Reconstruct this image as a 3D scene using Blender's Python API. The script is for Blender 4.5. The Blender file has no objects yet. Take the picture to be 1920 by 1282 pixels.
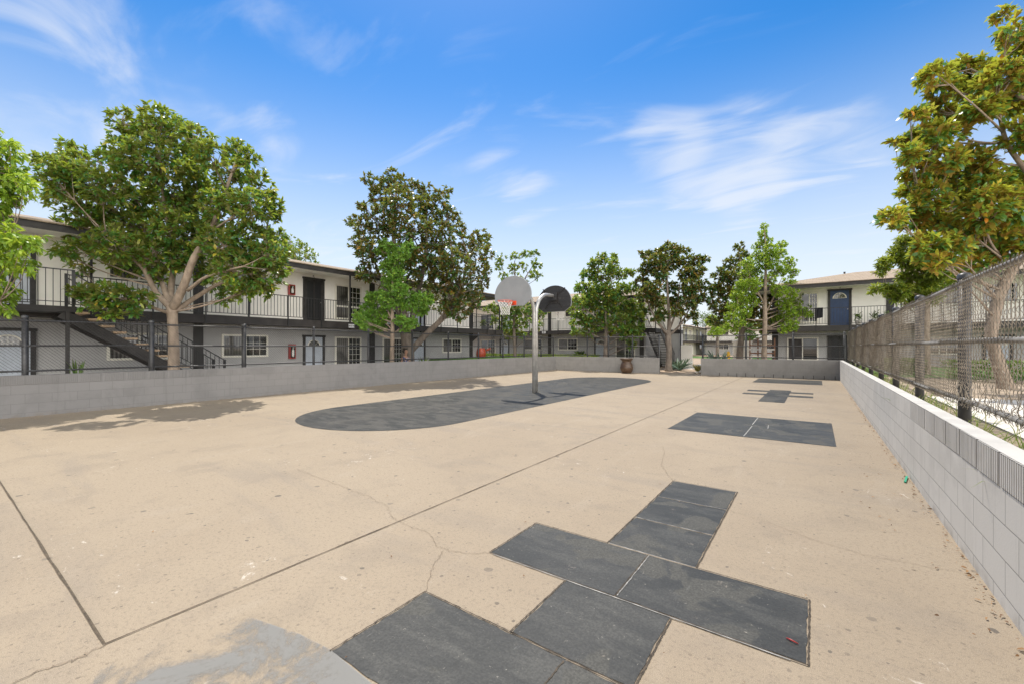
import bpy, bmesh, math, random
import numpy as np
from mathutils import Vector, Matrix
random.seed(7); np.random.seed(7)
R = math.radians
sc = bpy.context.scene
C = sc.collection

# ------------------------------------------------------------------ camera
# court frame: +y runs along the court, +x to the right wall; camera at the origin, 1.5 m up
YAW = math.atan(570/800); SN, CS = math.sin(YAW), math.cos(YAW)
cam = bpy.data.cameras.new('camera'); cam.lens = 15.0; cam.sensor_width = 36; cam.shift_y = 9/1920
cam.clip_start = 0.05; cam.clip_end = 2000
co = bpy.data.objects.new('camera', cam); C.objects.link(co)
co.location = (0, 0, 1.5); co.rotation_euler = (R(90), 0, YAW); sc.camera = co

# ------------------------------------------------------------------ sky and sun
SUNV = Vector((-0.356, 0.365, 1.0)).normalized()
ELEV = math.asin(SUNV.z); AZ = math.atan2(SUNV.x, SUNV.y)
w = bpy.data.worlds.new('World'); sc.world = w; w.use_nodes = True
nt = w.node_tree; nt.nodes.clear()
def N(tree, typ, **kw):
    n = tree.nodes.new(typ)
    for k, v in kw.items(): setattr(n, k, v)
    return n
def L(tree, a, b): tree.links.new(a, b)
def math_n(t, op, a, b=None, clamp=False):
    n = N(t, 'ShaderNodeMath', operation=op); n.use_clamp = clamp
    for i, q in enumerate((a, b)):
        if q is None: continue
        if isinstance(q, (int, float)): n.inputs[i].default_value = q
        else: L(t, q, n.inputs[i])
    return n.outputs[0]
def smooth(t, x, lo, hi, a=0.0, b=1.0):
    n = N(t, 'ShaderNodeMapRange', interpolation_type='SMOOTHSTEP')
    n.inputs[1].default_value = lo; n.inputs[2].default_value = hi; n.inputs[3].default_value = a; n.inputs[4].default_value = b
    L(t, x, n.inputs[0]); return n.outputs[0]
def mixc(t, f, a, b, mode='MIX'):
    n = N(t, 'ShaderNodeMix', data_type='RGBA', blend_type=mode)
    for idx, q in ((0, f), (6, a), (7, b)):
        if isinstance(q, (int, float)): n.inputs[idx].default_value = q
        elif isinstance(q, (tuple, list)): n.inputs[idx].default_value = (*q[:3], 1)
        else: L(t, q, n.inputs[idx])
    return n.outputs[2]
sky = N(nt, 'ShaderNodeTexSky', sky_type='NISHITA'); sky.sun_disc = False
sky.sun_elevation = ELEV; sky.sun_rotation = AZ; sky.altitude = 0; sky.air_density = 1.0; sky.dust_density = 0.3; sky.ozone_density = 3.0
hs = N(nt, 'ShaderNodeHueSaturation'); hs.inputs['Saturation'].default_value = 1.42; hs.inputs['Value'].default_value = 0.83
L(nt, sky.outputs[0], hs.inputs['Color'])
tc = N(nt, 'ShaderNodeTexCoord')
sep = N(nt, 'ShaderNodeSeparateXYZ'); L(nt, tc.outputs['Generated'], sep.inputs[0])
zz = math_n(nt, 'MAXIMUM', sep.outputs[2], 0.05)
cx = math_n(nt, 'DIVIDE', sep.outputs[0], zz); cy = math_n(nt, 'DIVIDE', sep.outputs[1], zz)
cmb = N(nt, 'ShaderNodeCombineXYZ'); L(nt, cx, cmb.inputs[0]); L(nt, cy, cmb.inputs[1])
mp = N(nt, 'ShaderNodeMapping'); mp.inputs['Rotation'].default_value = (0, 0, R(25)); mp.inputs['Scale'].default_value = (0.75, 1.5, 1); mp.inputs['Location'].default_value = (12.1, 4.9, 0)
L(nt, cmb.outputs[0], mp.inputs[0])
cn = N(nt, 'ShaderNodeTexNoise'); cn.inputs['Scale'].default_value = 1.5; cn.inputs['Detail'].default_value = 11; cn.inputs['Roughness'].default_value = 0.54; cn.inputs['Distortion'].default_value = 0.8
L(nt, mp.outputs[0], cn.inputs['Vector'])
def blob(px, py, width):
    d = Vector(((px-960)/800, 1, (650-py)/800)).normalized()
    d = Vector((d.x*CS - d.y*SN, d.x*SN + d.y*CS, d.z))
    v = N(nt, 'ShaderNodeVectorMath', operation='DOT_PRODUCT'); v.inputs[1].default_value = d
    L(nt, tc.outputs['Generated'], v.inputs[0])
    return smooth(nt, v.outputs['Value'], math.cos(width), 1.0)
bs = None                                          # where the wisps thicken
for px, py, wd, am in ((1250, 275, .10, .17), (1370, 300, .15, .18), (1400, 370, .09, .12), (1540, 285, .13, .16), (950, 320, .10, .13), (990, 370, .08, .1), (430, 180, .07, .10), (530, 245, .07, .12), (130, 190, .2, .09), (60, 120, .2, .06), (250, 40, .14, .08), (880, 150, .10, .05)):
    q = math_n(nt, 'MULTIPLY', blob(px, py, wd), am)
    bs = q if bs is None else math_n(nt, 'ADD', bs, q)
dens = math_n(nt, 'ADD', cn.outputs[0], bs)
cl = smooth(nt, dens, 0.52, 0.90, 0.0, 0.62)
hz = smooth(nt, sep.outputs[2], 0.0, 0.58, 0.97, 0.0)        # pale haze low in the sky
c1 = mixc(nt, hz, hs.outputs[0], (4.6, 4.85, 5.15))
c2 = mixc(nt, cl, c1, (4.6, 4.75, 5.0))
# unseen cloud patch added to the sky behind the camera, sets the fill light
vb = N(nt, 'ShaderNodeVectorMath', operation='DOT_PRODUCT'); vb.inputs[1].default_value = (SN*.82, -CS*.82, .57); L(nt, tc.outputs['Generated'], vb.inputs[0])
bk = smooth(nt, math_n(nt, 'ADD', vb.outputs['Value'], math_n(nt, 'MULTIPLY', math_n(nt, 'SUBTRACT', cn.outputs[0], .5), .5)), .15, .75, 0.0, 0.95)
c2 = mixc(nt, bk, c2, (2.2, 2.2, 2.2))
vb = N(nt, 'ShaderNodeVectorMath', operation='DOT_PRODUCT'); vb.inputs[1].default_value = (.78, -.60, .07); L(nt, tc.outputs['Generated'], vb.inputs[0])
bk = smooth(nt, math_n(nt, 'ADD', vb.outputs['Value'], math_n(nt, 'MULTIPLY', math_n(nt, 'SUBTRACT', cn.outputs[0], .5), .4)), .38, .9, 0.0, 0.95)
c2 = mixc(nt, bk, c2, (20.5, 19.9, 19.0))  # second unseen patch, added low on the right to brighten shaded facades
bg = N(nt, 'ShaderNodeBackground'); bg.inputs[1].default_value = 0.15
L(nt, c2, bg.inputs[0]); ow = N(nt, 'ShaderNodeOutputWorld'); L(nt, bg.outputs[0], ow.inputs[0])
sun = bpy.data.lights.new('sun', 'SUN'); sun.energy = 3.7; sun.angle = R(0.5); sun.color = (1, 0.94, 0.84)
so = bpy.data.objects.new('sun', sun); C.objects.link(so); so.rotation_euler = SUNV.to_track_quat('Z', 'Y').to_euler(); so.location = (0, 0, 30)
sc.view_settings.view_transform = 'Standard'; sc.view_settings.look = 'None'; sc.view_settings.gamma = 1; sc.view_settings.exposure = 0.40

# ------------------------------------------------------------------ helpers
WL = {}                                           # world location of every empty / part
def tag(o, label=None, cat=None, group=None, kind=None):
    if label: o['label'] = label
    if cat: o['category'] = cat
    if group: o['group'] = group
    if kind: o['kind'] = kind
    return o
def empty(name, loc, label, cat, group=None):
    o = bpy.data.objects.new(name, None); C.objects.link(o); o.location = loc; o.empty_display_size = .2
    WL[o.name] = Vector(loc); return tag(o, label, cat, group)
ID = (Vector((0, 0, 0)), Vector((1, 0, 0)), Vector((0, 1, 0)))
class MB:
    """collects boxes, tubes, lathes; frame = (origin, along, outward) maps (a, d, z)"""
    def __init__(s, fr=None): s.v = []; s.f = []; s.fr = fr
    def P(s, p):
        if s.fr is None: return Vector(p)
        o, t, n = s.fr; return o + t*p[0] + n*p[1] + Vector((0, 0, p[2]))
    def add(s, vs, fs):
        b = len(s.v); s.v += [tuple(s.P(p)) for p in vs]; s.f += [tuple(b+i for i in q) for q in fs]; return s
    def box(s, x0, y0, z0, x1, y1, z1):
        return s.add([(x0,y0,z0),(x1,y0,z0),(x1,y1,z0),(x0,y1,z0),(x0,y0,z1),(x1,y0,z1),(x1,y1,z1),(x0,y1,z1)],
                     [(0,3,2,1),(4,5,6,7),(0,1,5,4),(1,2,6,5),(2,3,7,6),(3,0,4,7)])
    def bar(s, p, q, wx, wz):
        """rectangular bar from p to q, wx across (horizontal), wz in the vertical sense"""
        p, q = Vector(p), Vector(q); d = (q-p).normalized(); up = Vector((0,0,1))
        if abs(d.z) > .98: up = Vector((0,1,0))
        a = d.cross(up).normalized()*wx/2; b = a.cross(d).normalized()*wz/2
        return s.add([p-a-b,p+a-b,p+a+b,p-a+b,q-a-b,q+a-b,q+a+b,q-a+b],
                     [(0,3,2,1),(4,5,6,7),(0,1,5,4),(1,2,6,5),(2,3,7,6),(3,0,4,7)])
    def tube(s, pts, r, n=8, cap=True):
        pts = [Vector(p) for p in pts]; m = len(pts); rs = r if isinstance(r, (list, tuple)) else [r]*m
        vs = []; prev = None
        for i, p in enumerate(pts):
            d = (pts[min(i+1, m-1)] - pts[max(i-1, 0)]).normalized()
            if prev is None:
                a = d.cross(Vector((0,0,1)) if abs(d.z) < .9 else Vector((1,0,0))).normalized()
            else:
                a = (prev - d*prev.dot(d)).normalized()
            prev = a; b = d.cross(a)
            for k in range(n):
                t = 2*math.pi*k/n; vs.append(p + a*math.cos(t)*rs[i] + b*math.sin(t)*rs[i])
        fs = [(i*n+k, i*n+(k+1)%n, (i+1)*n+(k+1)%n, (i+1)*n+k) for i in range(m-1) for k in range(n)]
        if cap: fs += [tuple(range(n-1, -1, -1)), tuple((m-1)*n+k for k in range(n))]
        return s.add(vs, fs)
    def lathe(s, prof, c=(0,0,0), n=24):
        vs = []; m = len(prof)
        for r, z in prof:
            for k in range(n):
                t = 2*math.pi*k/n; vs.append((c[0]+r*math.cos(t), c[1]+r*math.sin(t), c[2]+z))
        fs = [(i*n+k, i*n+(k+1)%n, (i+1)*n+(k+1)%n, (i+1)*n+k) for i in range(m-1) for k in range(n)]
        return s.add(vs, fs)
    def prism(s, pts, d0, d1, axis='d'):
        """outline pts (a, z) extruded over d0..d1"""
        n = len(pts)
        vs = [(a, d0, z) for a, z in pts] + [(a, d1, z) for a, z in pts]
        return s.add(vs, [tuple(range(n)), tuple(range(2*n-1, n-1, -1))] + [(i, i+n, (i+1)%n+n, (i+1)%n) for i in range(n)])
    def build(s, name, mat, parent=None, smooth=False, bevel=0, label=None, recalc=True, loc=None):
        o3 = WL[parent.name] if parent else Vector(loc or (0, 0, 0))
        me = bpy.data.meshes.new(name)
        me.from_pydata([(a-o3.x, b-o3.y, c-o3.z) for a, b, c in s.v], [], s.f)
        if recalc:
            bm = bmesh.new(); bm.from_mesh(me); bmesh.ops.recalc_face_normals(bm, faces=bm.faces); bm.to_mesh(me); bm.free()
        if smooth: me.polygons.foreach_set('use_smooth', [True]*len(me.polygons))
        me.materials.append(mat)
        o = bpy.data.objects.new(name, me); C.objects.link(o)
        if parent: o.parent = parent
        else: o.location = o3
        WL[o.name] = o3.copy()
        if bevel:
            b = o.modifiers.new('bevel', 'BEVEL'); b.width = bevel; b.segments = 2; b.limit_method = 'ANGLE'
        if label: o['label'] = label
        return o
def W(px, py, Y):
    """a place at distance Y in front of the camera station"""
    X = (px-960)/800*Y; return Vector((X*CS - Y*SN, X*SN + Y*CS, 1.5 + (650-py)*Y/800))
def copy_thing(src, loc, rotz=0, scale=1, label=None):
    r = src.copy(); C.objects.link(r); r.location = loc; r.rotation_euler = (0, 0, rotz); r.scale = (scale,)*3
    if label: r['label'] = label
    for ch in list(src.children):
        c = ch.copy(); C.objects.link(c); c.parent = r
        for g in list(ch.children):
            d = g.copy(); C.objects.link(d); d.parent = c
    return r

# ------------------------------------------------------------------ materials
def newmat(name):
    m = bpy.data.materials.new(name); m.use_nodes = True; t = m.node_tree
    return m, t, t.nodes['Principled BSDF']
def pos(t, sx=1, sy=1, sz=1):
    g = N(t, 'ShaderNodeNewGeometry'); mpn = N(t, 'ShaderNodeMapping'); mpn.inputs['Scale'].default_value = (sx, sy, sz)
    L(t, g.outputs['Position'], mpn.inputs[0]); return mpn.outputs[0]
def noise(t, vec, s, det=4, ro=.55, dist=0):
    n = N(t, 'ShaderNodeTexNoise'); n.inputs['Scale'].default_value = s; n.inputs['Detail'].default_value = det
    n.inputs['Roughness'].default_value = ro; n.inputs['Distortion'].default_value = dist
    L(t, vec, n.inputs['Vector']); return n.outputs[0]
def bump(t, b, h, strength, dist=.01, chain=None):
    n = N(t, 'ShaderNodeBump'); n.inputs['Strength'].default_value = strength; n.inputs['Distance'].default_value = dist
    L(t, h, n.inputs['Height'])
    if chain: L(t, chain, n.inputs['Normal'])
    L(t, n.outputs[0], b.inputs['Normal']); return n.outputs[0]
def simple(name, c, var=.12, scale=6, rough=.6, metal=0, bs=60, bstr=.15, bd=.004, spec=.5, stretch=(1,1,1)):
    m, t, b = newmat(name); v = pos(t, *stretch)
    n1 = noise(t, v, scale, 5)
    lo = tuple(q*(1-var) for q in c); hi = tuple(min(1, q*(1+var)) for q in c)
    L(t, mixc(t, smooth(t, n1, .3, .7), lo, hi), b.inputs['Base Color'])
    b.inputs['Roughness'].default_value = rough; b.inputs['Metallic'].default_value = metal
    b.inputs['Specular IOR Level'].default_value = spec
    bump(t, b, noise(t, v, bs, 3), bstr, bd)
    return m
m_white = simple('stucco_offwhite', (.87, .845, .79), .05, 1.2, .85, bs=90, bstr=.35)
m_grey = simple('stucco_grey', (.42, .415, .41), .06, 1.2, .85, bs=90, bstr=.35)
m_black = simple('black_painted_timber', (.028, .025, .024), .3, 5, .55, bs=40, bstr=.2)
m_iron = simple('black_iron', (.02, .02, .021), .2, 20, .4)
m_fpost = simple('fence_post_paint', (.045, .045, .047), .3, 14, .42, bs=50, bstr=.3)
m_rail = simple('galvanised_pipe', (.34, .36, .38), .2, 9, .45, .4)
m_rail2 = simple('dull_brown_pipe', (.27, .25, .22), .3, 9, .55, .2)
m_trim = simple('cream_trim', (.78, .75, .66), .05, 4, .6)
m_bluedoor = simple('pale_blue_door', (.46, .50, .56), .05, 3, .5)
m_navy = simple('navy_door', (.02, .05, .13), .1, 3, .35)
m_blackdoor = simple('black_screen_door', (.012, .012, .014), .2, 9, .45)
m_slab = simple('balcony_fascia', (.035, .03, .028), .3, 3, .6)
m_shade = simple('blind_dark', (.05, .045, .045), .2, 4, .7)
m_tread = simple('tan_concrete_tread', (.46, .33, .22), .12, 9, .8)
m_red = simple('red_enamel', (.34, .035, .03), .1, 8, .35)
m_terra = simple('red_glazed_clay', (.50, .07, .03), .2, 6, .35)
m_urn = simple('brown_glazed_clay', (.085, .05, .03), .35, 5, .38, stretch=(1, 1, 3))
m_bark = simple('grey_bark', (.30, .235, .18), .25, 9, .9, bs=22, bstr=.8, bd=.02, stretch=(1, 1, .45))
m_bark2 = simple('dark_bark', (.20, .165, .135), .3, 8, .9, bs=20, bstr=.9, bd=.025, stretch=(1, 1, .4))
m_steel = simple('dull_galvanised_steel', (.50, .49, .47), .16, 7, .42, .55, bs=25, bstr=.12)
m_boardf = simple('backboard_grey_paint', (.28, .29, .30), .07, 3, .5, bs=20, bstr=.06)
m_rim = simple('orange_rim', (.75, .09, .03), .1, 9, .4)
m_net = simple('white_net', (.78, .76, .72), .06, 9, .9)
m_yellow = simple('yellow_paint', (.75, .42, .02), .1, 9, .5)
m_woodr = simple('red_brown_timber', (.20, .10, .06), .25, 6, .75, stretch=(1, 1, .3))
m_cloth = simple('black_towel', (.012, .012, .016), .2, 9, .95)
m_skin = simple('skin', (.42, .24, .16), .05, 9, .55)
m_hair = simple('dark_hair', (.02, .014, .012), .3, 30, .6)
m_pot = simple('white_pot', (.55, .53, .5), .1, 9, .5)
m_potd = simple('dark_pot', (.10, .05, .04), .1, 9, .5)
m_sign = simple('white_sign', (.82, .83, .85), .03, 9, .5)
m_ink = simple('black_ink', (.02, .02, .02), .1, 9, .5)
m_greenp = simple('green_plastic', (.02, .35, .2), .1, 9, .4)
m_stone = simple('pale_rock', (.5, .46, .4), .2, 8, .9)
m_gutter = simple('black_gutter', (.022, .022, .024), .1, 8, .35)
m_farwall = simple('cream_stucco', (.62, .63, .52), .06, 1, .85)  # the green cast of reflected light is mixed into this cream
def shirt_mat():
    m, t, b = newmat('patterned_shirt'); v = pos(t)
    n = noise(t, v, 22, 2, .5); n2 = noise(t, v, 14, 1)
    c = mixc(t, smooth(t, n, .54, .57), (.015, .016, .03), (.65, .5, .5))
    c = mixc(t, smooth(t, n2, .6, .62), c, (.05, .1, .3)); L(t, c, b.inputs['Base Color']); b.inputs['Roughness'].default_value = .9
    return m
m_shirt = shirt_mat()

def court_mat():
    m, t, b = newmat('tan_concrete'); v = pos(t)
    big = noise(t, v, .28, 6, .6, .4); mid = noise(t, v, 1.7, 7, .65, .3); fine = noise(t, v, 45, 4, .7); grit = noise(t, v, 260, 2, .6)
    c = mixc(t, smooth(t, big, .38, .62), (0.305, 0.243, 0.172), (0.340, 0.274, 0.195))
    c = mixc(t, smooth(t, mid, .50, .68, 0, .38), c, (0.211, 0.174, 0.134))            # dirt drifts
    vs_ = pos(t, .35, 1.6, 1)
    c = mixc(t, smooth(t, noise(t, vs_, .9, 6, .62, .5), .52, .68, 0, .38), c, (0.211, 0.183, 0.154))
    c = mixc(t, smooth(t, noise(t, pos(t, 1, .25, 1), 2.2, 8, .7, .8), .55, .68, 0, .35), c, (0.378, 0.315, 0.239))
    c = mixc(t, smooth(t, noise(t, v, 9, 6, .75, .3), .54, .68, 0, .35), c, (0.198, 0.162, 0.122))
    c = mixc(t, smooth(t, fine, .50, .66, 0, .6), c, (0.189, 0.149, 0.109))
    c = mixc(t, smooth(t, grit, .36, .50, .55, 0), c, (0.181, 0.145, 0.105))
    c = mixc(t, smooth(t, grit, .54, .66, 0, .55), c, (0.482, 0.408, 0.319))
    # old gum and drip spots
    for s, th, seed, col in ((1.9, .06, 3.3, (.11, .095, .08)), (4.2, .065, 9.1, (.14, .115, .09)), (9.0, .085, 1.7, (.17, .135, .10))):
        mpn = N(t, 'ShaderNodeMapping'); mpn.inputs['Location'].default_value = (seed, seed*2, 0); mpn.inputs['Scale'].default_value = (1, 1, 0); L(t, v, mpn.inputs[0])
        nd = N(t, 'ShaderNodeTexNoise'); nd.inputs['Scale'].default_value = 14; L(t, mpn.outputs[0], nd.inputs['Vector'])
        vm = N(t, 'ShaderNodeVectorMath', operation='MULTIPLY_ADD'); vm.inputs[1].default_value = (.035,)*3
        L(t, nd.outputs['Color'], vm.inputs[0]); L(t, mpn.outputs[0], vm.inputs[2])
        vo = N(t, 'ShaderNodeTexVoronoi', voronoi_dimensions='2D'); vo.inputs['Scale'].default_value = s; L(t, vm.outputs[0], vo.inputs['Vector'])
        sp = N(t, 'ShaderNodeSeparateColor'); L(t, vo.outputs['Color'], sp.inputs[0])
        thr = math_n(t, 'MULTIPLY', sp.outputs[0], th); d = math_n(t, 'SUBTRACT', thr, vo.outputs['Distance'])
        msk = math_n(t, 'MULTIPLY', smooth(t, d, 0, .006), math_n(t, 'GREATER_THAN', sp.outputs[1], .30))
        c = mixc(t, math_n(t, 'MULTIPLY', msk, math_n(t, 'ADD', math_n(t, 'MULTIPLY', sp.outputs[2], .5), .4)), c, col)
    # chalk scuffs
    ch = noise(t, v, 5.5, 8, .8, 1.2); c = mixc(t, math_n(t, 'MULTIPLY', smooth(t, ch, .60, .66, 0, .5), smooth(t, noise(t, v, .5), .52, .6)), c, (.82, .76, .68))
    L(t, c, b.inputs['Base Color']); b.inputs['Roughness'].default_value = .82; b.inputs['Specular IOR Level'].default_value = .35
    n = bump(t, b, grit, .25, .004); bump(t, b, fine, .15, .01, n)
    return m
m_court = court_mat()
def paint_mat(name, c0, c1, c2, gloss=.42, wear=(.60, .63)):
    m, t, b = newmat(name); v = pos(t); v2 = pos(t, .6, 2.2, 1)
    a = noise(t, v, 1.1, 5, .6); st = noise(t, v2, 2.6, 7, .7, .3); pt = noise(t, v, 2.1, 3, .45, .5); fine = noise(t, v, 80, 3, .6)
    c = mixc(t, smooth(t, a, .42, .58), c0, c1)
    c = mixc(t, smooth(t, st, .46, .62, 0, .6), c, c2)
    pm = smooth(t, pt, wear[0], wear[1], 0, .75); c = mixc(t, pm, c, c2)
    sc_ = noise(t, pos(t, 5, .6, 1), 6, 8, .8, .6); c = mixc(t, smooth(t, sc_, .62, .68, 0, .5), c, (.20, .20, .19))
    c = mixc(t, smooth(t, noise(t, v, 38, 4, .8), .64, .70, 0, .7), c, (.36, .33, .28))
    c = mixc(t, smooth(t, noise(t, v, 3.3, 9, .8, .4), .62, .66, 0, .5), c, (.30, .26, .21))
    c = mixc(t, smooth(t, fine, .4, .6, .4, 0), c, tuple(q*.5 for q in c0))
    L(t, c, b.inputs['Base Color'])
    b.inputs['Specular IOR Level'].default_value = .22
    r = math_n(t, 'ADD', math_n(t, 'MULTIPLY', pm, .25), math_n(t, 'ADD', math_n(t, 'MULTIPLY', a, .2), gloss-.1)); L(t, r, b.inputs['Roughness'])
    n = bump(t, b, fine, .3, .003); n = bump(t, b, noise(t, v, 7, 4), .35, .012, n)
    vo = N(t, 'ShaderNodeTexVoronoi'); vo.inputs['Scale'].default_value = 5; L(t, v, vo.inputs['Vector'])
    bump(t, b, smooth(t, vo.outputs['Distance'], .02, .10, 1, 0), .3, .008, n)
    return m
m_paint = paint_mat('charcoal_court_paint', (.050, .050, .046), (.064, .063, .058), (.100, .097, .086), .5, (.55, .58))
m_paint2 = paint_mat('worn_court_paint', (.036, .037, .035), (.052, .050, .046), (.105, .10, .09), .62, (.50, .58))
m_joint = simple('joint_dark', (.10, .075, .05), .4, 30, .95)
m_crack = simple('crack_dark', (.22, .17, .12), .4, 30, .95)
m_edge = simple('dirty_groove', (.07, .055, .04), .5, 25, .95)
m_lightline = simple('scored_line', (.32, .31, .29), .4, 18, .9)
def faded():
    m, t, b = newmat('flaking_grey_paint'); v = pos(t)
    n1 = noise(t, v, 2.6, 10, .72, .35)
    sx = N(t, 'ShaderNodeSeparateXYZ'); L(t, v, sx.inputs[0])
    # more is left towards the hopscotch side, none past the flaked edge
    e = smooth(t, sx.outputs[0], -2.85, -2.3, -.16, .20)
    mk = smooth(t, math_n(t, 'ADD', math_n(t, 'MULTIPLY', n1, 1.5), e), .74, 1.0, 0, .80)
    L(t, mixc(t, noise(t, v, 3), (.205, .203, .19), (.25, .245, .228)), b.inputs['Base Color']); b.inputs['Roughness'].default_value = .7
    L(t, mk, b.inputs['Alpha']); return m
m_faded = faded()
def block_mat(name, axis, c, mort=.62, bm_=.55):
    m, t, b = newmat(name); g = N(t, 'ShaderNodeNewGeometry')
    s = N(t, 'ShaderNodeSeparateXYZ'); L(t, g.outputs['Position'], s.inputs[0])
    cb = N(t, 'ShaderNodeCombineXYZ'); L(t, s.outputs[axis], cb.inputs[0]); L(t, math_n(t, 'ADD', s.outputs[2], .11), cb.inputs[1])
    # joints are not ruler-straight
    nd = N(t, 'ShaderNodeTexNoise'); nd.inputs['Scale'].default_value = 3; L(t, g.outputs['Position'], nd.inputs['Vector'])
    vm = N(t, 'ShaderNodeVectorMath', operation='MULTIPLY_ADD'); vm.inputs[1].default_value = (.008, .008, 0); L(t, nd.outputs['Color'], vm.inputs[0]); L(t, cb.outputs[0], vm.inputs[2])
    br = N(t, 'ShaderNodeTexBrick'); br.inputs['Scale'].default_value = 1; br.inputs['Mortar Size'].default_value = .0042; br.inputs['Mortar Smooth'].default_value = .3
    br.inputs['Brick Width'].default_value = .4; br.inputs['Row Height'].default_value = .2; br.offset = .5
    br.inputs['Color1'].default_value = (*[q*.97 for q in c], 1); br.inputs['Color2'].default_value = (*[q*1.04 for q in c], 1); br.inputs['Mortar'].default_value = (*[q*mort for q in c], 1)
    L(t, vm.outputs[0], br.inputs['Vector'])
    ns = N(t, 'ShaderNodeSeparateXYZ'); L(t, g.outputs['Normal'], ns.inputs[0])
    side = math_n(t, 'LESS_THAN', math_n(t, 'ABSOLUTE', ns.outputs[2]), .5)
    fine = noise(t, g.outputs['Position'], 70, 4, .6); stain = noise(t, g.outputs['Position'], 1.6, 6, .65, .5)
    col = mixc(t, side, tuple(q*1.02 for q in c), br.outputs['Color'])
    col = mixc(t, smooth(t, stain, .46, .66, 0, .4), col, tuple(q*.72 for q in c))
    low = smooth(t, s.outputs[2], .0, .10, .45, 0); col = mixc(t, math_n(t, 'MULTIPLY', low, smooth(t, noise(t, g.outputs['Position'], 6, 5), .35, .65)), col, (.2, .16, .12))   # splash dirt at the foot
    drip = noise(t, pos(t, 9, 9, .5), 1.2, 5, .6); col = mixc(t, smooth(t, drip, .56, .70, 0, .25), col, tuple(q*.6 for q in c))
    col = mixc(t, smooth(t, fine, .62, .72, 0, .35), col, tuple(q*.7 for q in c))
    L(t, col, b.inputs['Base Color']); b.inputs['Roughness'].default_value = .75
    n = bump(t, b, fine, .3, .004)
    h = math_n(t, 'MULTIPLY', math_n(t, 'SUBTRACT', 1.0, br.outputs['Fac']), side)
    bump(t, b, h, bm_, .006, n)
    return m
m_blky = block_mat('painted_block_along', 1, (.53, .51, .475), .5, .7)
m_blkx = block_mat('painted_block_across_shaded', 0, (.285, .274, .26), .84, .25)  # far walls: block paint darkened, their shade is in the colour
m_blkl = block_mat('painted_block_left_shaded', 1, (.235, .227, .22), .76, .3)  # same paint as the right wall, with its shade put into the colour
def glass_mat(name, dark, light, vertical=True, freq=60):
    m, t, b = newmat(name); g = N(t, 'ShaderNodeNewGeometry'); s = N(t, 'ShaderNodeSeparateXYZ'); L(t, g.outputs['Position'], s.inputs[0])
    q = math_n(t, 'ADD', s.outputs[0], s.outputs[1])
    wv = math_n(t, 'SINE', math_n(t, 'MULTIPLY', q, freq))
    c = mixc(t, smooth(t, wv, -.6, .9), dark, light)
    c = mixc(t, smooth(t, noise(t, g.outputs['Position'], .9), .4, .65), c, tuple(k*.45 for k in dark))
    L(t, c, b.inputs['Base Color']); b.inputs['Roughness'].default_value = .04; b.inputs['Specular IOR Level'].default_value = .9
    b.inputs['Coat Weight'].default_value = .6; b.inputs['Coat Roughness'].default_value = .02
    return m
m_glassb = glass_mat('glass_over_blinds', (.09, .085, .08), (.24, .23, .21))
m_glassd = glass_mat('dark_glass', (.018, .02, .02), (.03, .033, .032), freq=9)
def shingle():
    m, t, b = newmat('shingle_roof'); g = N(t, 'ShaderNodeNewGeometry'); br = N(t, 'ShaderNodeTexBrick')
    br.inputs['Scale'].default_value = 1; br.inputs['Brick Width'].default_value = .3; br.inputs['Row Height'].default_value = .14; br.inputs['Mortar Size'].default_value = .008
    br.inputs['Color1'].default_value = (.26, .20, .14, 1); br.inputs['Color2'].default_value = (.36, .28, .20, 1); br.inputs['Mortar'].default_value = (.12, .09, .07, 1)
    s = N(t, 'ShaderNodeSeparateXYZ'); L(t, g.outputs['Position'], s.inputs[0]); cb = N(t, 'ShaderNodeCombineXYZ')
    L(t, s.outputs[0], cb.inputs[0]); L(t, s.outputs[1], cb.inputs[1]); L(t, cb.outputs[0], br.inputs['Vector'])
    c = mixc(t, smooth(t, noise(t, g.outputs['Position'], 2.5, 5), .35, .7, 0, .5), br.outputs['Color'], (.40, .32, .24)); L(t, c, b.inputs['Base Color']); b.inputs['Roughness'].default_value = .95
    bump(t, b, noise(t, g.outputs['Position'], 60), .4, .01); return m
m_shingle = shingle()
def backboard_back():
    m, t, b = newmat('weathered_board_back'); v = pos(t, 1.2, 1, 5)
    n = noise(t, v, 4, 6, .65, 1.5)
    s = N(t, 'ShaderNodeSeparateXYZ'); L(t, pos(t), s.inputs[0])
    pl = math_n(t, 'PINGPONG', s.outputs[2], .09)
    c = mixc(t, smooth(t, n, .55, .72, 0, .8), (.028, .028, .03), (.14, .13, .12)); c = mixc(t, smooth(t, pl, 0, .008, .8, 0), c, (.005, .005, .005))
    L(t, c, b.inputs['Base Color']); b.inputs['Roughness'].default_value = .7; bump(t, b, pl, .4, .02); return m
m_bback = backboard_back()
def wire_mat(name, c, metal, rough):
    m, t, b = newmat(name); v = pos(t)
    L(t, mixc(t, smooth(t, noise(t, v, 8, 3), .35, .65), tuple(q*.6 for q in c), c), b.inputs['Base Color'])
    b.inputs['Metallic'].default_value = metal; b.inputs['Roughness'].default_value = rough; return m
m_wire = wire_mat('black_wire', (.035, .035, .037), .0, .35)
m_wire2 = wire_mat('weathered_galvanised_wire', (.42, .36, .285), .35, .38)
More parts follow.
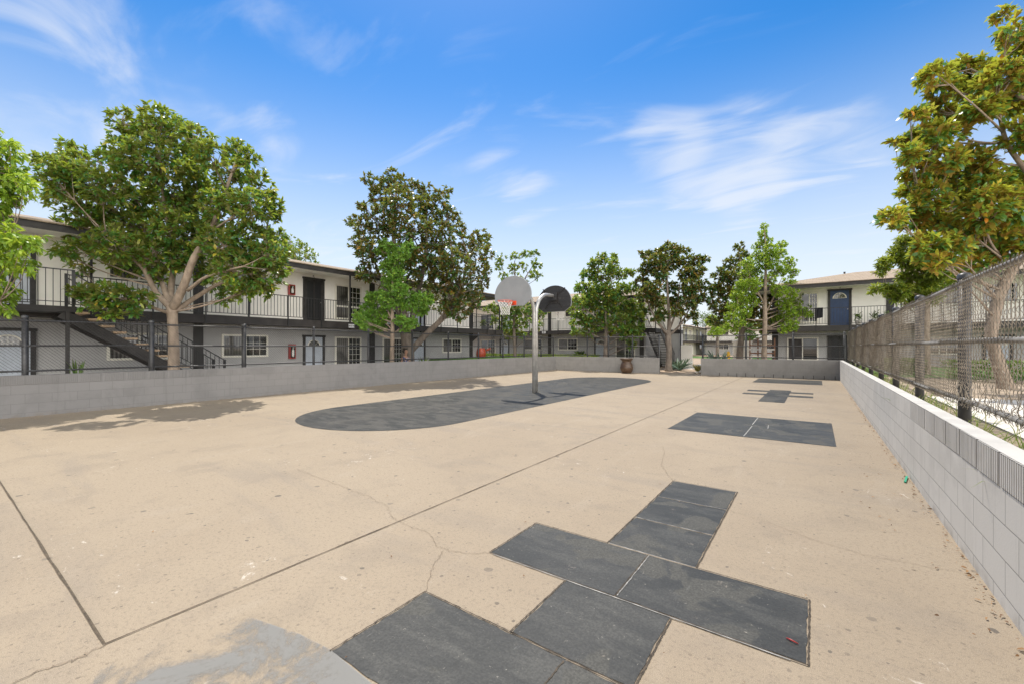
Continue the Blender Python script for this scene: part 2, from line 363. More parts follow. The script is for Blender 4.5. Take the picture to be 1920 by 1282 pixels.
def leafmat(name, cols, under, trans, rough=.35, tw=.35):
    m, t, b = newmat(name); at = N(t, 'ShaderNodeAttribute', attribute_name='rnd')
    r = N(t, 'ShaderNodeValToRGB'); e = r.color_ramp.elements
    e[0].color = (*cols[0], 1); e[1].color = (*cols[-1], 1)
    for i, c in enumerate(cols[1:-1]): q = e.new((i+1)/(len(cols)-1)); q.color = (*c, 1)
    L(t, at.outputs['Fac'], r.inputs[0]); g = N(t, 'ShaderNodeNewGeometry')
    c = mixc(t, g.outputs['Backfacing'], r.outputs[0], under)
    L(t, c, b.inputs['Base Color'])
    rr = math_n(t, 'ADD', math_n(t, 'MULTIPLY', g.outputs['Backfacing'], .35), rough); L(t, rr, b.inputs['Roughness'])
    tr = N(t, 'ShaderNodeBsdfTranslucent'); L(t, mixc(t, .75, r.outputs[0], trans), tr.inputs[0])
    mx = N(t, 'ShaderNodeMixShader'); mx.inputs[0].default_value = tw
    L(t, b.outputs[0], mx.inputs[1]); L(t, tr.outputs[0], mx.inputs[2]); L(t, mx.outputs[0], t.nodes['Material Output'].inputs[0])
    return m
lf_mag = leafmat('magnolia_leaf_green', [(.020, .085, .024), (.036, .13, .030), (.075, .19, .035), (.20, .30, .045), (.60, .42, .05)], (.17, .16, .05), (.55, .72, .06), .34, .34)
lf_bro = leafmat('magnolia_leaf_bronze', [(.022, .11, .040), (.036, .16, .05), (.08, .22, .05), (.18, .31, .05), (.62, .54, .06), (.60, .19, .025)], (.34, .17, .035), (.62, .74, .06), .3, .38)
lf_dark = leafmat('magnolia_leaf_dark', [(.018, .065, .022), (.030, .095, .028), (.05, .13, .03), (.15, .17, .032), (.36, .18, .03)], (.16, .10, .035), (.40, .48, .05), .34, .28)
lf_lime = leafmat('lime_leaf', [(.08, .19, .026), (.15, .29, .035), (.27, .42, .04), (.45, .55, .06)], (.18, .28, .04), (.66, .80, .06), .42, .42)
lf_lime2 = leafmat('fresh_green_leaf', [(.08, .21, .04), (.14, .31, .05), (.22, .42, .06), (.42, .56, .07)], (.17, .29, .07), (.56, .76, .09), .45, .40)
lf_mid = leafmat('mid_green_leaf', [(.03, .08, .018), (.06, .13, .022), (.10, .18, .028), (.2, .27, .04)], (.08, .12, .03), (.32, .46, .04), .4, .3)
lf_loq = leafmat('yellow_green_leaf', [(.05, .12, .02), (.11, .20, .025), (.24, .32, .04), (.42, .46, .07)], (.14, .18, .04), (.58, .62, .05), .38, .42)
lf_agave = leafmat('agave_leaf', [(.10, .16, .11), (.16, .23, .16)], (.12, .18, .12), (.2, .3, .15), .5, .1)
lf_yel = leafmat('yellow_shrub_leaf', [(.25, .24, .05), (.45, .36, .08)], (.3, .25, .08), (.5, .5, .1), .5, .3)
lf_grass = leafmat('grass_blade', [(.10, .17, .03), (.2, .26, .05), (.33, .29, .13)], (.14, .18, .05), (.35, .45, .06), .6, .3)
lf_lawn = leafmat('lawn_blade', [(.06, .17, .02), (.10, .25, .03), (.16, .3, .04)], (.09, .2, .03), (.3, .5, .05), .6, .3)
lf_dry = leafmat('dry_leaf', [(.12, .06, .03), (.26, .14, .06), (.38, .22, .10)], (.22, .13, .07), (.4, .25, .1), .8, .1)
m_dirt = simple('bare_dirt', (.36, .27, .19), .3, 2.5, .95, bs=30, bstr=.6, bd=.02)
m_dirt2 = simple('mulch_ground', (.30, .235, .17), .35, 3, .95, bs=24, bstr=.7, bd=.03)
m_walk = simple('pale_walk', (.60, .56, .50), .1, 1.4, .85, bs=80, bstr=.2)
m_turf = simple('turf', (.07, .15, .025), .35, 5, .95, bs=40, bstr=.9, bd=.03)

# ------------------------------------------------------------------ the ground
def sheet(name, pts, z, mat, parent=None, kind='structure'):
    o = MB().add([(x, y, z) for x, y in pts], [tuple(range(len(pts)))]).build(name, mat, parent, recalc=False)
    if o.data.polygons[0].normal.z < 0: o.data.flip_normals()
    if kind and not parent: o['kind'] = kind
    return o
def rect(x0, y0, x1, y1): return [(x0, y0), (x1, y0), (x1, y1), (x0, y1)]
sheet('ground', rect(-500, -400, 500, 700), -.03, m_dirt)
court = sheet('court_slab', rect(-13.98, -8, 1.0, 24.5), 0, m_court)
court['kind'] = 'structure'
sheet('court_threshold', rect(-7.2, 24.5, -5.0, 25.6), -.004, m_court)
WL[court.name] = Vector((0, 0, 0))
def strip(mb, pts, wd, z, jit=0.0, sub=1):
    P = []
    for i in range(len(pts)-1):
        a, b = Vector(pts[i]), Vector(pts[i+1])
        for k in range(sub): P.append(a.lerp(b, k/sub))
    P.append(Vector(pts[-1]))
    if jit: P = [P[0]] + [p + Vector((random.gauss(0, jit), random.gauss(0, jit))) for p in P[1:-1]] + [P[-1]]
    vs = []
    for i, p in enumerate(P):
        d = (P[min(i+1, len(P)-1)] - P[max(i-1, 0)]).normalized(); n = Vector((-d.y, d.x))*wd/2*(1 + (random.uniform(-.35, .35) if jit else 0))
        vs += [(p.x-n.x, p.y-n.y, z), (p.x+n.x, p.y+n.y, z)]
    mb.add(vs, [(2*i+1, 2*i, 2*i+2, 2*i+3) for i in range(len(P)-1)])
j = MB(); strip(j, [(-2.92, .56), (-2.92, 24.4)], .010, .006, .0012, 160); strip(j, [(-2.925, .56), (-13.8, .56)], .011, .0062, .0012, 60)
j.build('expansion_joint', m_joint, court, recalc=False)
ck = MB()
for pts, wd in (([(-5.16, 2.73), (-4.68, 2.70), (-3.99, 2.67), (-3.73, 2.66), (-3.26, 2.58), (-3.05, 2.45), (-2.86, 2.41), (-2.54, 2.41), (-2.32, 2.29), (-2.19, 2.29), (-1.99, 2.38), (-1.93, 2.46)],   .0028),
                ([(-2.23, 2.26), (-2.14, 2.08), (-2.05, 1.95), (-1.94, 1.82)], .003), ([(-2.92, .56), (-2.89, .44), (-2.92, .36), (-2.91, .1)], .006),
                ([(-1.3, 4.92), (-1.6, 5.5), (-1.75, 6.2), (-1.9, 6.6)], .0035), ([(-.68, 4.35), (-.35, 4.25), (.0, 4.05), (.35, 3.98), (.86, 4.05)], .0025), ([(-6.3, 5.05), (-6.1, 4.7), (-6.15, 4.3)], .003)):
    strip(ck, pts, wd, .0055, .007, 9)
ck.build('crack', m_crack, court, recalc=False)

# painted shapes
st = []
for k in range(33):
    a = math.pi*k/32; st.append((-7.74 + 2.0*math.cos(a), 18.0 + 2.0*math.sin(a)))
for k in range(33):
    a = math.pi + math.pi*k/32; st.append((-7.74 + 2.0*math.cos(a), 6.3 + 2.0*math.sin(a)))
sheet('painted_lane', st, .004, m_paint2)
hop = MB(); e = .006
for x0, y0, x1, y1 in ((-1.94, 1.2, -.98, 1.81), (-.98, 1.2, -.04, 1.81), (-1.30, 1.83, -.66, 2.43), (-1.93, 2.45, -.99, 3.07), (-.98, 2.45, -.04, 3.07), (-1.29, 3.09, -.67, 3.68), (-1.29, 3.695, -.67, 4.325), (-1.29, 4.34, -.67, 4.93)):
    pts = []
    for (ax, ay), (bx, by) in zip(rect(x0, y0, x1, y1), rect(x0, y0, x1, y1)[1:] + [(x0, y0)]):
        for k in range(14):
            q = k/14; pts.append((ax+(bx-ax)*q + random.gauss(0, .0022), ay+(by-ay)*q + random.gauss(0, .0022), .004))
    hop.add(pts, [tuple(range(len(pts)))])
hs_ = hop.build('painted_hopscotch', m_paint, recalc=False); hs_['kind'] = 'structure'
eg = MB()
for a, b in (((-1.95, 1.82), (-1.29, 1.82)), ((-1.95, 1.19), (-1.95, 1.82)), ((-1.31, 1.82), (-1.31, 2.44)), ((-1.94, 2.44), (-.03, 2.44)), ((-1.94, 2.44), (-1.94, 3.08)), ((-1.94, 3.08), (-1.3, 3.08)),
             ((-1.3, 3.08), (-1.3, 4.94)), ((-1.3, 4.94), (-.66, 4.94)), ((-.66, 4.94), (-.66, 3.08)), ((-.66, 3.08), (-.03, 3.08)), ((-.03, 3.08), (-.03, 2.44)), ((-.65, 2.43), (-.65, 1.82)), ((-1.3, 1.82), (-.03, 1.82)), ((-.98, 1.2), (-.98, 1.8)), ((-.985, 2.45), (-.985, 3.07))):
    strip(eg, [a, b], .0075, .0065, .0012, 40)
ego = eg.build('paint_edge_groove', m_edge, recalc=False); ego.parent = hs_
eg = MB()
for a, b in (((-1.29, 3.08), (-.67, 3.08)), ((-1.29, 3.69), (-.67, 3.69)), ((-1.29, 4.333), (-.67, 4.333)), ((-1.9, 2.432), (-.1, 2.432)), ((-.975, 2.46), (-.975, 3.06))):
    strip(eg, [a, b], .006, .0072, .0012, 24)
ego = eg.build('scored_line', m_lightline, recalc=False); ego.parent = hs_
r1 = sheet('painted_rectangle', rect(-2.22, 8.05, .25, 10.45), .004, m_paint)
l1 = MB(); strip(l1, [(-.99, 8.1), (-.985, 9.2)], .014, .0065); strip(l1, [(-1.0, 9.4), (-1.0, 10.4)], .014, .0065); strip(l1, [(-.72, 9.1), (-.74, 9.5)], .01, .0065)
o = l1.build('scored_line', m_lightline, recalc=False); o.parent = r1
pl = MB()
for x0, y0, x1, y1 in ((-1.31, 13.56, -.69, 17.5), (-1.94, 15.46, -1.312, 15.92), (-1.94, 16.6, -1.312, 17.1), (-.688, 15.3, -.07, 15.8), (-.688, 16.49, -.07, 16.96)):
    pl.add([(x, y, .004) for x, y in rect(x0, y0, x1, y1)], [(0, 1, 2, 3)])
o = pl.build('painted_plane', m_paint2, recalc=False); o['kind'] = 'structure'
sheet('painted_far_rectangle', rect(-2.22, 20.75, .21, 23.4), .004, m_paint2)
fp = sheet('flaking_paint_patch', [(-3.0, -.3), (-1.0, -.3), (-1.0, 1.16), (-1.96, 1.2), (-2.2, 1.17), (-2.74, 1.04), (-2.95, .7)], .0035, m_faded)

# surroundings of the court
sheet('left_walkway', rect(-19.2, -12, -14.1, 24), -.02, m_walk)
sheet('gap_dirt', rect(-9.5, 25.6, -2.5, 31), -.012, m_dirt)
sheet('driveway', rect(-8.4, 31, 40, 60), -.018, m_walk)
sheet('far_lawn', rect(-19, 62, 30, 75), -.015, m_turf)
sheet('far_lawn_strip', rect(-8.3, 40, -5.5, 58), -.013, m_turf)
rg = MB(); rg.box(1.02, -6, -.02, 60, 29.0, .55); o = rg.build('raised_garden_ground', m_dirt2); o['kind'] = 'structure'
sheet('garden_walk', rect(1.75, 3.0, 30, 11.4), .556, m_walk)
sheet('garden_lawn', rect(1.6, 18.2, 40, 28.5), .557, m_turf)

# ------------------------------------------------------------------ block walls
def flutes(mb, fx, d, a0, a1, z0, z1, fade):
    """fluted course: real ribs along a, standing out from face fx in direction d, painted over towards a1"""
    a = a0
    while a < a1:
        k = ((a-a0)/.0323) % 13
        dp = .010*max(0.12, min(1, (a1-a)/fade))
        if k > .6: mb.box(min(fx, fx+d*dp), a, z0+.004, max(fx, fx+d*dp), a+.018, z1-.003)
        a += .0323
def wall_thing(name, label, boxes, mat, extra=None):
    mb = MB()
    for b in boxes: mb.box(*b)
    if extra: extra(mb)
    o = mb.build(name, mat, bevel=.006, loc=(boxes[0][0], boxes[0][1], 0)); tag(o, label, 'wall'); return o
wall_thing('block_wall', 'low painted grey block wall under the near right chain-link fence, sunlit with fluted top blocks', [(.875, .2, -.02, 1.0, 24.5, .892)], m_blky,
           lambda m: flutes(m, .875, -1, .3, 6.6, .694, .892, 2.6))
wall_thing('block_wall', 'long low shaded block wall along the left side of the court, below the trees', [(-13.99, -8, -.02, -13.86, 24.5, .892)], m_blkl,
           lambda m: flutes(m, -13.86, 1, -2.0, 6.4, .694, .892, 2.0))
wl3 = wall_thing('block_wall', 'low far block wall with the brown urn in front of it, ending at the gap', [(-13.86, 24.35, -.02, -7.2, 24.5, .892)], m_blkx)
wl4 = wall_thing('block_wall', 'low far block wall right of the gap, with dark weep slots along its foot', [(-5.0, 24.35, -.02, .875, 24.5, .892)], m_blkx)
mb = MB()
x = -4.1
while x < .8: mb.box(x, 24.343, .004, x+.022, 24.352, .17 + random.uniform(-.03, .02)); x += .4
mb.build('weep_slot', m_ink, wl4)

# ------------------------------------------------------------------ chain-link fences
def fence(name, label, fr, a0, a1, posts, z0, z1, wmat, rmat, pmat, wr, pr, jit, ragged=0, pz=None, lowrail=True, rail_r=.021):
    root = empty(name, fr[0] + fr[1]*a0, label, 'fence')
    p = .036; nz = int((z1-z0)/p); vs = []; fs = []
    na = int((a1-a0)/p); ofs = [(wr*math.cos(q), wr*math.sin(q)) for q in (0, 2.094, 4.189)]
    o, t, n = fr; rs = np.random.RandomState(5)
    wav = rs.normal(0, jit, (na+2, nz+1, 2))
    for k in range(na):
        base = len(vs)
        for i in range(nz+1):
            aa = a0 + (k + (i+k) % 2)*p; wv = wav[k + (i+k) % 2, i]
            sgn = 1 if (i % 2) else -1
            z = z0 + i*p + wv[1]
            dd = sgn*.004 + .012*math.sin(aa*1.9 + z*2)*(1 if jit > 0.001 else 0)
            if ragged and i < 7 and aa < ragged: aa += rs.normal(0, .011*(7-i)/7); z += rs.normal(0, .009); dd += rs.normal(0, .01)
            aa += wv[0]
            q = o + t*aa + n*dd
            for ax, az in ofs: vs.append((q.x + t.x*ax + n.x*az, q.y + t.y*ax + n.y*az, z + (ax*.7)))
        for i in range(nz):
            b = base + i*3
            for c in range(3): fs.append((b+c, b+(c+1) % 3, b+3+(c+1) % 3, b+3+c))
    m = MB(); m.v = vs; m.f = fs
    m.build('wire_mesh', wmat, root, smooth=True, recalc=False)
    for zr, nm in ((z1-.05, 'top_rail'), ((z0+z1)/2, 'middle_rail')) + (((z0+.05, 'bottom_rail'),) if lowrail else ()):
        m = MB(fr)
        pts = [(a0 + (a1-a0)*k/40, -.028 + .003*math.sin(k*1.3), zr + .004*math.sin(k*.9)) for k in range(41)]
        m.tube(pts, rail_r, 8).build(nm, rmat, root, smooth=True)
    for a in posts:
        m = MB(fr); r = pr if not isinstance(pr, dict) else pr.get(a, .04)
        m.tube([(a, -.06, pz if pz is not None else 0), (a, -.06, z1+.01)], r, 14)
        q = m.build('post', pmat, root, smooth=True)
        c = MB(fr); c.lathe([(r*1.12, 0), (r*1.12, .035), (r*.8, .055), (.001, .066)], (a, -.06, z1+.005), 14).build('post_cap', pmat, q, smooth=True)
    return root
FL = (Vector((-14.02, 0, 0)), Vector((0, 1, 0)), Vector((1, 0, 0)))
fl = fence('chain_link_fence', 'black chain-link fence standing behind the long left block wall', FL, -2.5, 24.5, [-.8, 1.42, 3.6, 5.8, 8.0, 10.2, 12.4, 14.6, 16.8, 18.9, 21.0, 22.9, 24.45], .93, 2.12, m_wire, m_fpost, m_fpost, .0029, {3.6: .062, 5.8: .062, 1.42: .055}, .0012)
FB = (Vector((0, 24.52, 0)), Vector((1, 0, 0)), Vector((0, -1, 0)))
fence('chain_link_fence', 'black chain-link fence behind the far block wall and brown urn, left of the gap', FB, -14.0, -7.25, [-11.7, -10.3, -8.8, -7.25], .93, 2.12, m_wire, m_fpost, m_fpost, .0029, .045, .0012)
fence('chain_link_fence', 'black chain-link fence behind the far right block wall, in front of the blue door building', FB, -4.95, 1.1, [-4.95, -2.9, -.9, 1.05], .93, 2.12, m_wire, m_fpost, m_fpost, .0029, .045, .0012)
FR = (Vector((1.15, 0, 0)), Vector((0, 1, 0)), Vector((-1, 0, 0)))
rf = fence('chain_link_fence', 'tall weathered silver chain-link fence running away behind the sunlit right wall', FR, .6, 24.5, [1.5, 3.8, 6.1, 8.37, 10.6, 12.8, 15.0, 17.2, 19.4, 21.6], .93, 2.17, m_wire2, m_rail2, m_fpost, .0027, .05, .0024, ragged=6.0, pz=.5, rail_r=.024)
# tie wires round the bottom rail
m = MB()
for q in range(60):
    y = 1.2 + q*.27 + random.uniform(-.08, .08); r = .03
    m.tube([(1.178 + r*math.cos(t_), y + .012*math.sin(t_*2) + t_*.004, .98 + r*math.sin(t_)) for t_ in [k*.7 for k in range(11)]], .0024, 4)
tw = m.build('tie_wire', m_wire, rf, recalc=False); tw['kind'] = 'stuff'

# ------------------------------------------------------------------ apartment buildings
def text_mesh(txt, size, name, mat, parent, loc, along, nrm):
    cu = bpy.data.curves.new('t', 'FONT'); cu.body = txt; cu.size = size; cu.extrude = .004; cu.align_x = 'CENTER'; cu.align_y = 'CENTER'
    to = bpy.data.objects.new('t', cu); C.objects.link(to); dg = bpy.context.evaluated_depsgraph_get(); dg.update()
    me = bpy.data.meshes.new_from_object(to.evaluated_get(dg)); bpy.data.objects.remove(to); bpy.data.curves.remove(cu)
    M = Matrix((( along.x, 0, nrm.x, 0), (along.y, 0, nrm.y, 0), (0, 1, 0, 0), (0, 0, 0, 1)))
    me.transform(M); me.name = name; me.materials.clear(); me.materials.append(mat)
    if M.determinant() < 0: me.flip_normals()
    o = bpy.data.objects.new(name, me); C.objects.link(o); o.parent = parent; o.location = Vector(loc) - WL[parent.name]; WL[o.name] = Vector(loc); return o
def window(root, fr, a0, a1, z0, z1, grid=True, ac=False, shade=None):
    t = .075; m = MB(fr)
    m.box(a0, .002, z1-t, a1, .05, z1).box(a0, .002, z0, a1, .055, z0+t).box(a0, .002, z0+t, a0+t, .05, z1-t).box(a1-t, .002, z0+t, a1, .05, z1-t)
    mid = (a0+a1)/2; m.box(mid-.025, .002, z0+t, mid+.025, .04, z1-t)
    lo = z0+t
    if ac: m.box(a0+t, .002, z0+.60, a1-t, .042, z0+.68)
    wn = m.build('window', m_trim, root)
    m = MB(fr); m.box(a0+t, .0, lo, mid-.025, .014, z1-t).build('pane', m_shade if shade else m_glassb, wn)
    m = MB(fr); m.box(mid+.025, .0, lo, a1-t, .015, z1-t).build('pane', m_glassd, wn)
    if grid:
        m = MB(fr)
        for k in range(1, 3):
            q = mid+.025 + (a1-t-mid-.025)*k/3; m.box(q-.007, .015, lo, q+.007, .022, z1-t)
        nz = max(2, int(round((z1-z0)/.3)))
        for k in range(1, nz): q = lo + (z1-t-lo)*k/nz; m.box(mid+.025, .0225, q-.007, a1-t, .0285, q+.007)
        m.build('muntin', m_trim, wn)
    return wn
def door(root, fr, a0, a1, z0, z1, kind='blue', flip=False):
    t = .11; m = MB(fr)
    m.box(a0, .002, z0, a0+t, .06, z1).box(a1-t, .002, z0, a1, .06, z1).box(a0-.03, .002, z1, a1+.03, .07, z1+.09)
    dr = m.build('door', m_black, root)
    mat = {'blue': m_bluedoor, 'navy': m_navy, 'black': m_blackdoor}[kind]
    b0, b1 = a0+t, a1-t; mid = (b0+b1)/2; wd = b1-b0
    m = MB(fr); m.box(b0, 0, z0, b1, .022, z1); H = z1-z0
    for c in (-1, 1):
        for za, zb in ((.08, .42), (.48, .70)):
            x0 = mid + c*wd*.21
            m.box(x0-wd*.14, .022, z0+H*za, x0+wd*.14, .030, z0+H*zb); m.box(x0-wd*.11, .030, z0+H*(za+.02), x0+wd*.11, .034, z0+H*(zb-.02))
    pn = m.build('door_leaf', mat, dr, bevel=.003)
    if kind == 'black':
        m = MB(fr); m.box(b0, .034, z0, b0+.06, .05, z1).box(b1-.06, .034, z0, b1, .05, z1).box(b0, .034, z1-.08, b1, .05, z1).box(mid-.03, .034, z0, mid+.03, .05, z1).build('screen_frame', m_black, dr)
    else:
        zc = z0 + H*.79; r = wd*.33
        out = [(mid + r*1.15*math.cos(k*math.pi/14), zc-.02 + r*1.15*math.sin(k*math.pi/14)) for k in range(15)]
        MB(fr).prism(out, .022, .036).build('fanlight_frame', m_trim, dr)
        out = [(mid + r*.95*math.cos(k*math.pi/14), zc + r*.95*math.sin(k*math.pi/14)) for k in range(15)]
        MB(fr).prism(out, .036, .041).build('fanlight', m_glassb, dr)
        m = MB(fr)
        for k in (1, 2, 3): a = k*math.pi/4; m.bar((mid + .3*r*math.cos(a), .043, zc+.3*r*math.sin(a)), (mid + .93*r*math.cos(a), .043, zc+.93*r*math.sin(a)), .006, .006)
        m.tube([(mid + .3*r*math.cos(k*math.pi/8), .044, zc + .3*r*math.sin(k*math.pi/8)) for k in range(9)], .004, 5).build('muntin', m_trim, dr)
    hx = b1-.07 if not flip else b0+.07
    MB(fr).tube([(hx, .03, z0+H*.47), (hx, .05, z0+H*.47), (hx, .055, z0+H*.47), (hx, .085, z0+H*.47)], [.018, .018, .03, .026], 10).build('handle', m_steel, dr, smooth=True)
    return dr
def railing(mb, a0, a1, d, z, h=.98, step=.13, slots=()):
    mb.box(a0, d-.018, z+h-.03, a1, d+.018, z+h); mb.box(a0, d-.012, z+.09, a1, d+.012, z+.115)
    a = a0+.05
    while a < a1: mb.box(a-.008, d-.008, z+.115, a+.008, d+.008, z+h-.03); a += step
def building(name, label, fr, a0, a1, depth, zg, zs, ze, bal, over, lower, upper, pil, posts, short, roof_hip=(0, 0), rise=1.35, dark_low=m_grey, upmat=m_white, rail_breaks=(), ends=(0, 0), detail=True):
    o, t, n = fr; root = empty(name, o + t*a0 + Vector((0, 0, 0)), label, 'building')
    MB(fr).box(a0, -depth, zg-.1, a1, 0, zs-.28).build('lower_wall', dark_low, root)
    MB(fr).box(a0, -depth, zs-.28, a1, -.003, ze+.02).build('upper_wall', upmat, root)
    b0, b1 = bal
    m = MB(fr); m.box(b0, .0, zs-.27, b1, 1.3, zs-.002).box(b0-.01, 1.3, zs-.29, b1+.01, 1.34, zs+.012).build('balcony', m_slab, root)
    m = MB(fr); m.box(b0, .0, zs-.003, b1, 1.3, zs+.006).build('balcony_deck', m_walk, root)
    m = MB(fr); cur = b0
    for s0, s1 in list(rail_breaks) + [(b1, b1)]:
        if s0 > cur: railing(m, cur, s0, 1.27, zs)
        cur = s1
    m.build('railing', m_iron, root)
    # roof: soffit, fascia, hipped shingle slopes
    e0, e1 = a0-over*ends[0]-.02, a1+over*ends[1]+.02; ov = 1.42
    MB(fr).box(e0, -depth-.4, ze+.0, e1, ov-.03, ze+.03).build('soffit', upmat, root)
    m = MB(fr); m.box(e0-.03, ov-.03, ze-.07, e1+.03, ov+.01, ze+.15); m.box(e0-.03, -depth-.4, ze-.07, e0, ov-.03, ze+.15); m.box(e1, -depth-.4, ze-.07, e1+.03, ov-.03, ze+.15)
    m.build('fascia', m_black, root)
    m = MB(fr); yb = -depth-.45; ym = (yb+ov)/2; h0, h1 = roof_hip; g = .06
    P_ = [(e0-g, ov+g, ze+.16), (e1+g, ov+g, ze+.16), (e1+g, yb, ze+.16), (e0-g, yb, ze+.16), (e0+h0, ym, ze+.16+rise), (e1-h1, ym, ze+.16+rise)]
    Q_ = [(p[0], p[1], p[2]-.035) for p in P_[:4]]
    m.add(P_ + Q_, [(0, 1, 5, 4), (1, 2, 5), (2, 3, 4, 5), (3, 0, 4), (0, 6, 7, 1), (1, 7, 8, 2), (2, 8, 9, 3), (3, 9, 6, 0), (6, 9, 8, 7)])
    rf_ = m.build('roof', m_shingle, root)
    for q in pil:
        m = MB(fr); m.box(q, .0, zg-.1, q+.32, .035, zs-.28).box(q, .0, zs+.01, q+.32, .03, ze).build('pilaster', m_black, root)
    for q in posts:
        m = MB(fr); m.box(q-.028, 1.24, zs-.35, q+.028, 1.296, ze).build('post', m_iron, root)
    for q in short:
        m = MB(fr); m.box(q-.02, 1.345, zs-.32, q+.02, 1.375, zs+.98).build('rail_post', m_iron, root)
    for it in lower: (door if it[0] == 'd' else window)(root, fr, *it[1:])
    for it in upper: (door if it[0] == 'd' else window)(root, fr, *it[1:])
    return root
# --- left building (faces the court across the walkway)
F1 = (Vector((-19.2, 0, 0)), Vector((0, 1, 0)), Vector((1, 0, 0)))
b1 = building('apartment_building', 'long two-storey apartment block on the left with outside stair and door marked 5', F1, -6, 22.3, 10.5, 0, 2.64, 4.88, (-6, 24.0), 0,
    [('d', 1.05, 2.15, -.05, 1.96, 'blue'), ('w', 3.73, 5.42, 1.05, 1.98), ('w', 7.09, 8.85, 1.08, 2.0), ('d', 10.38, 11.44, -.05, 1.95, 'blue'), ('w', 11.98, 13.46, .52, 2.0),
     ('w', 14.8, 16.2, .52, 2.0), ('d', 16.85, 17.9, -.05, 1.95, 'blue'), ('w', 19.35, 21.1, 1.12, 2.03), ('w', -2.2, -.6, .5, 2.0)],
    [('d', .95, 2.15, 2.65, 4.62, 'blue'), ('w', 3.73, 5.4, 3.75, 4.62), ('w', 7.09, 8.85, 3.75, 4.62), ('d', 10.39, 11.42, 2.65, 4.62, 'black'), ('w', 11.98, 13.47, 2.85, 4.56, True, True),
     ('w', 14.8, 16.2, 2.85, 4.56, True, True), ('d', 16.85, 17.9, 2.65, 4.62, 'blue'), ('w', 19.35, 21.1, 3.72, 4.6), ('w', -2.2, -.6, 2.9, 4.56)],
    [6.15, 13.98, 21.95, -1.7], [3.14, 7.56, 11.98, 16.4, 20.8, 23.9, -1.3], [-.2, 4.6, 6.1, 9.03, 10.5, 13.45, 14.9, 17.9, 19.3, 22.2, 23.1], rail_breaks=((1.95, 2.62),), rise=1.35)
text_mesh('5', .2, 'unit_number', m_ink, b1, (-19.192, 10.9, 4.76), Vector((0, 1, 0)), Vector((1, 0, 0)))
# roof over the end of the walkway
m = MB(F1); m.box(22.3, -.6, 4.9, 24.1, 1.4, 4.93); m.build('soffit', m_white, b1)
m = MB(F1); m.box(22.35, -.7, 4.83, 24.2, 1.43, 4.895).box(22.35, 1.395, 4.895, 24.2, 1.43, 5.03).box(24.16, -.7, 4.895, 24.2, 1.39, 5.03).build('fascia', m_black, b1)
m = MB(F1); m.add([(22.3, 1.48, 5.04), (24.25, 1.48, 5.04), (24.25, -2, 5.04), (22.3, -4.2, 6.35), (22.3, 1.48, 5.0), (24.25, 1.48, 5.0), (24.25, -2, 5.0)], [(0, 1, 2, 3), (0, 4, 5, 1), (1, 5, 6, 2)]).build('roof', m_shingle, b1)
m = MB(F1); m.tube([(24.1, 1.4, 4.9), (24.05, 1.36, 4.72), (23.75, 1.3, 4.6), (23.65, 1.28, 4.4), (23.65, 1.28, 2.3)], .045, 8).build('downspout', m_gutter, b1, smooth=True)
# wrought-iron columns and the small end stair
for yy in (23.0, 24.0):
    m = MB(F1); m.box(yy-.13, 1.2, 0, yy-.10, 1.23, 2.35).box(yy+.10, 1.2, 0, yy+.13, 1.23, 2.35)
    for k in range(14):
        z = .15+k*.155; m.tube([(yy + .085*math.sin(q*.7)*(1 if k % 2 else -1), 1.215, z+q*.02) for q in range(9)], .01, 5)
    m.build('lattice_column', m_iron, b1, recalc=False)
m = MB(F1)
for k in range(13): m.box(22.55, -4.2+k*.28, .18*k+.1, 23.45, -3.9+k*.28, .18*k+.14)
m.bar((22.5, -4.2, .0), (22.5, -.5, 2.4), .05, .26); m.bar((23.5, -4.2, .0), (23.5, -.5, 2.4), .05, .26); m.build('end_stair', m_black, b1)
m = MB(F1); railing(m, 22.4, 24.0, .0, 2.64); m.build('end_railing', m_iron, b1)
# main stair, parallel to the building in front of the balcony
TY = [2.75 + .262*k for k in range(14)]; TZ = [2.44 - .1745*k for k in range(14)]
m = MB(); m.bar((-16.78, 2.35, 2.42), (-16.78, 6.35, -.22), .06, .27); m.bar((-17.76, 2.35, 2.42), (-17.76, 6.35, -.22), .06, .27)
m.build('stair_stringer', m_black, b1)
for y, z in zip(TY, TZ):
    m = MB(); m.box(-17.72, y-.14, z-.03, -16.70, y+.15, z+.03); m.build('stair_tread', m_tread, b1, bevel=.008)
m = MB(); m.box(-17.9, 1.5, 2.45, -16.7, 2.62, 2.60); m.box(-16.78, 2.42, 0, -16.70, 2.5, 2.45); m.build('stair_landing', m_black, b1)
m = MB()
for xx in (-16.78, -17.76):
    m.bar((xx, 2.6, 3.50), (xx, 6.3, 1.04), .03, .03); m.bar((xx, 2.6, 2.78), (xx, 6.3, .32), .02, .02)
    y = 2.62
    while y < 6.3:
        zt = 3.5-(y-2.6)*.665; m.box(xx-.008, y-.008, zt-.72, xx+.008, y+.008, zt); y += .13
    m.box(xx-.025, 6.28, 0, xx+.025, 6.33, 1.06); m.box(xx-.03, 2.55, 2.4, xx+.03, 2.61, 3.62)
for (p, q) in (((-16.74, 1.5), (-16.74, 2.6)), ((-17.9, 1.52), (-16.74, 1.52))):
    m.bar((*p, 3.6), (*q, 3.6), .03, .03); m.bar((*p, 2.72), (*q, 2.72), .02, .02)
    n_ = 8
    for k in range(n_): x_ = p[0]+(q[0]-p[0])*k/n_; y_ = p[1]+(q[1]-p[1])*k/n_; m.box(x_-.008, y_-.008, 2.6, x_+.008, y_+.008, 3.6)
m.build('stair_railing', m_iron, b1)

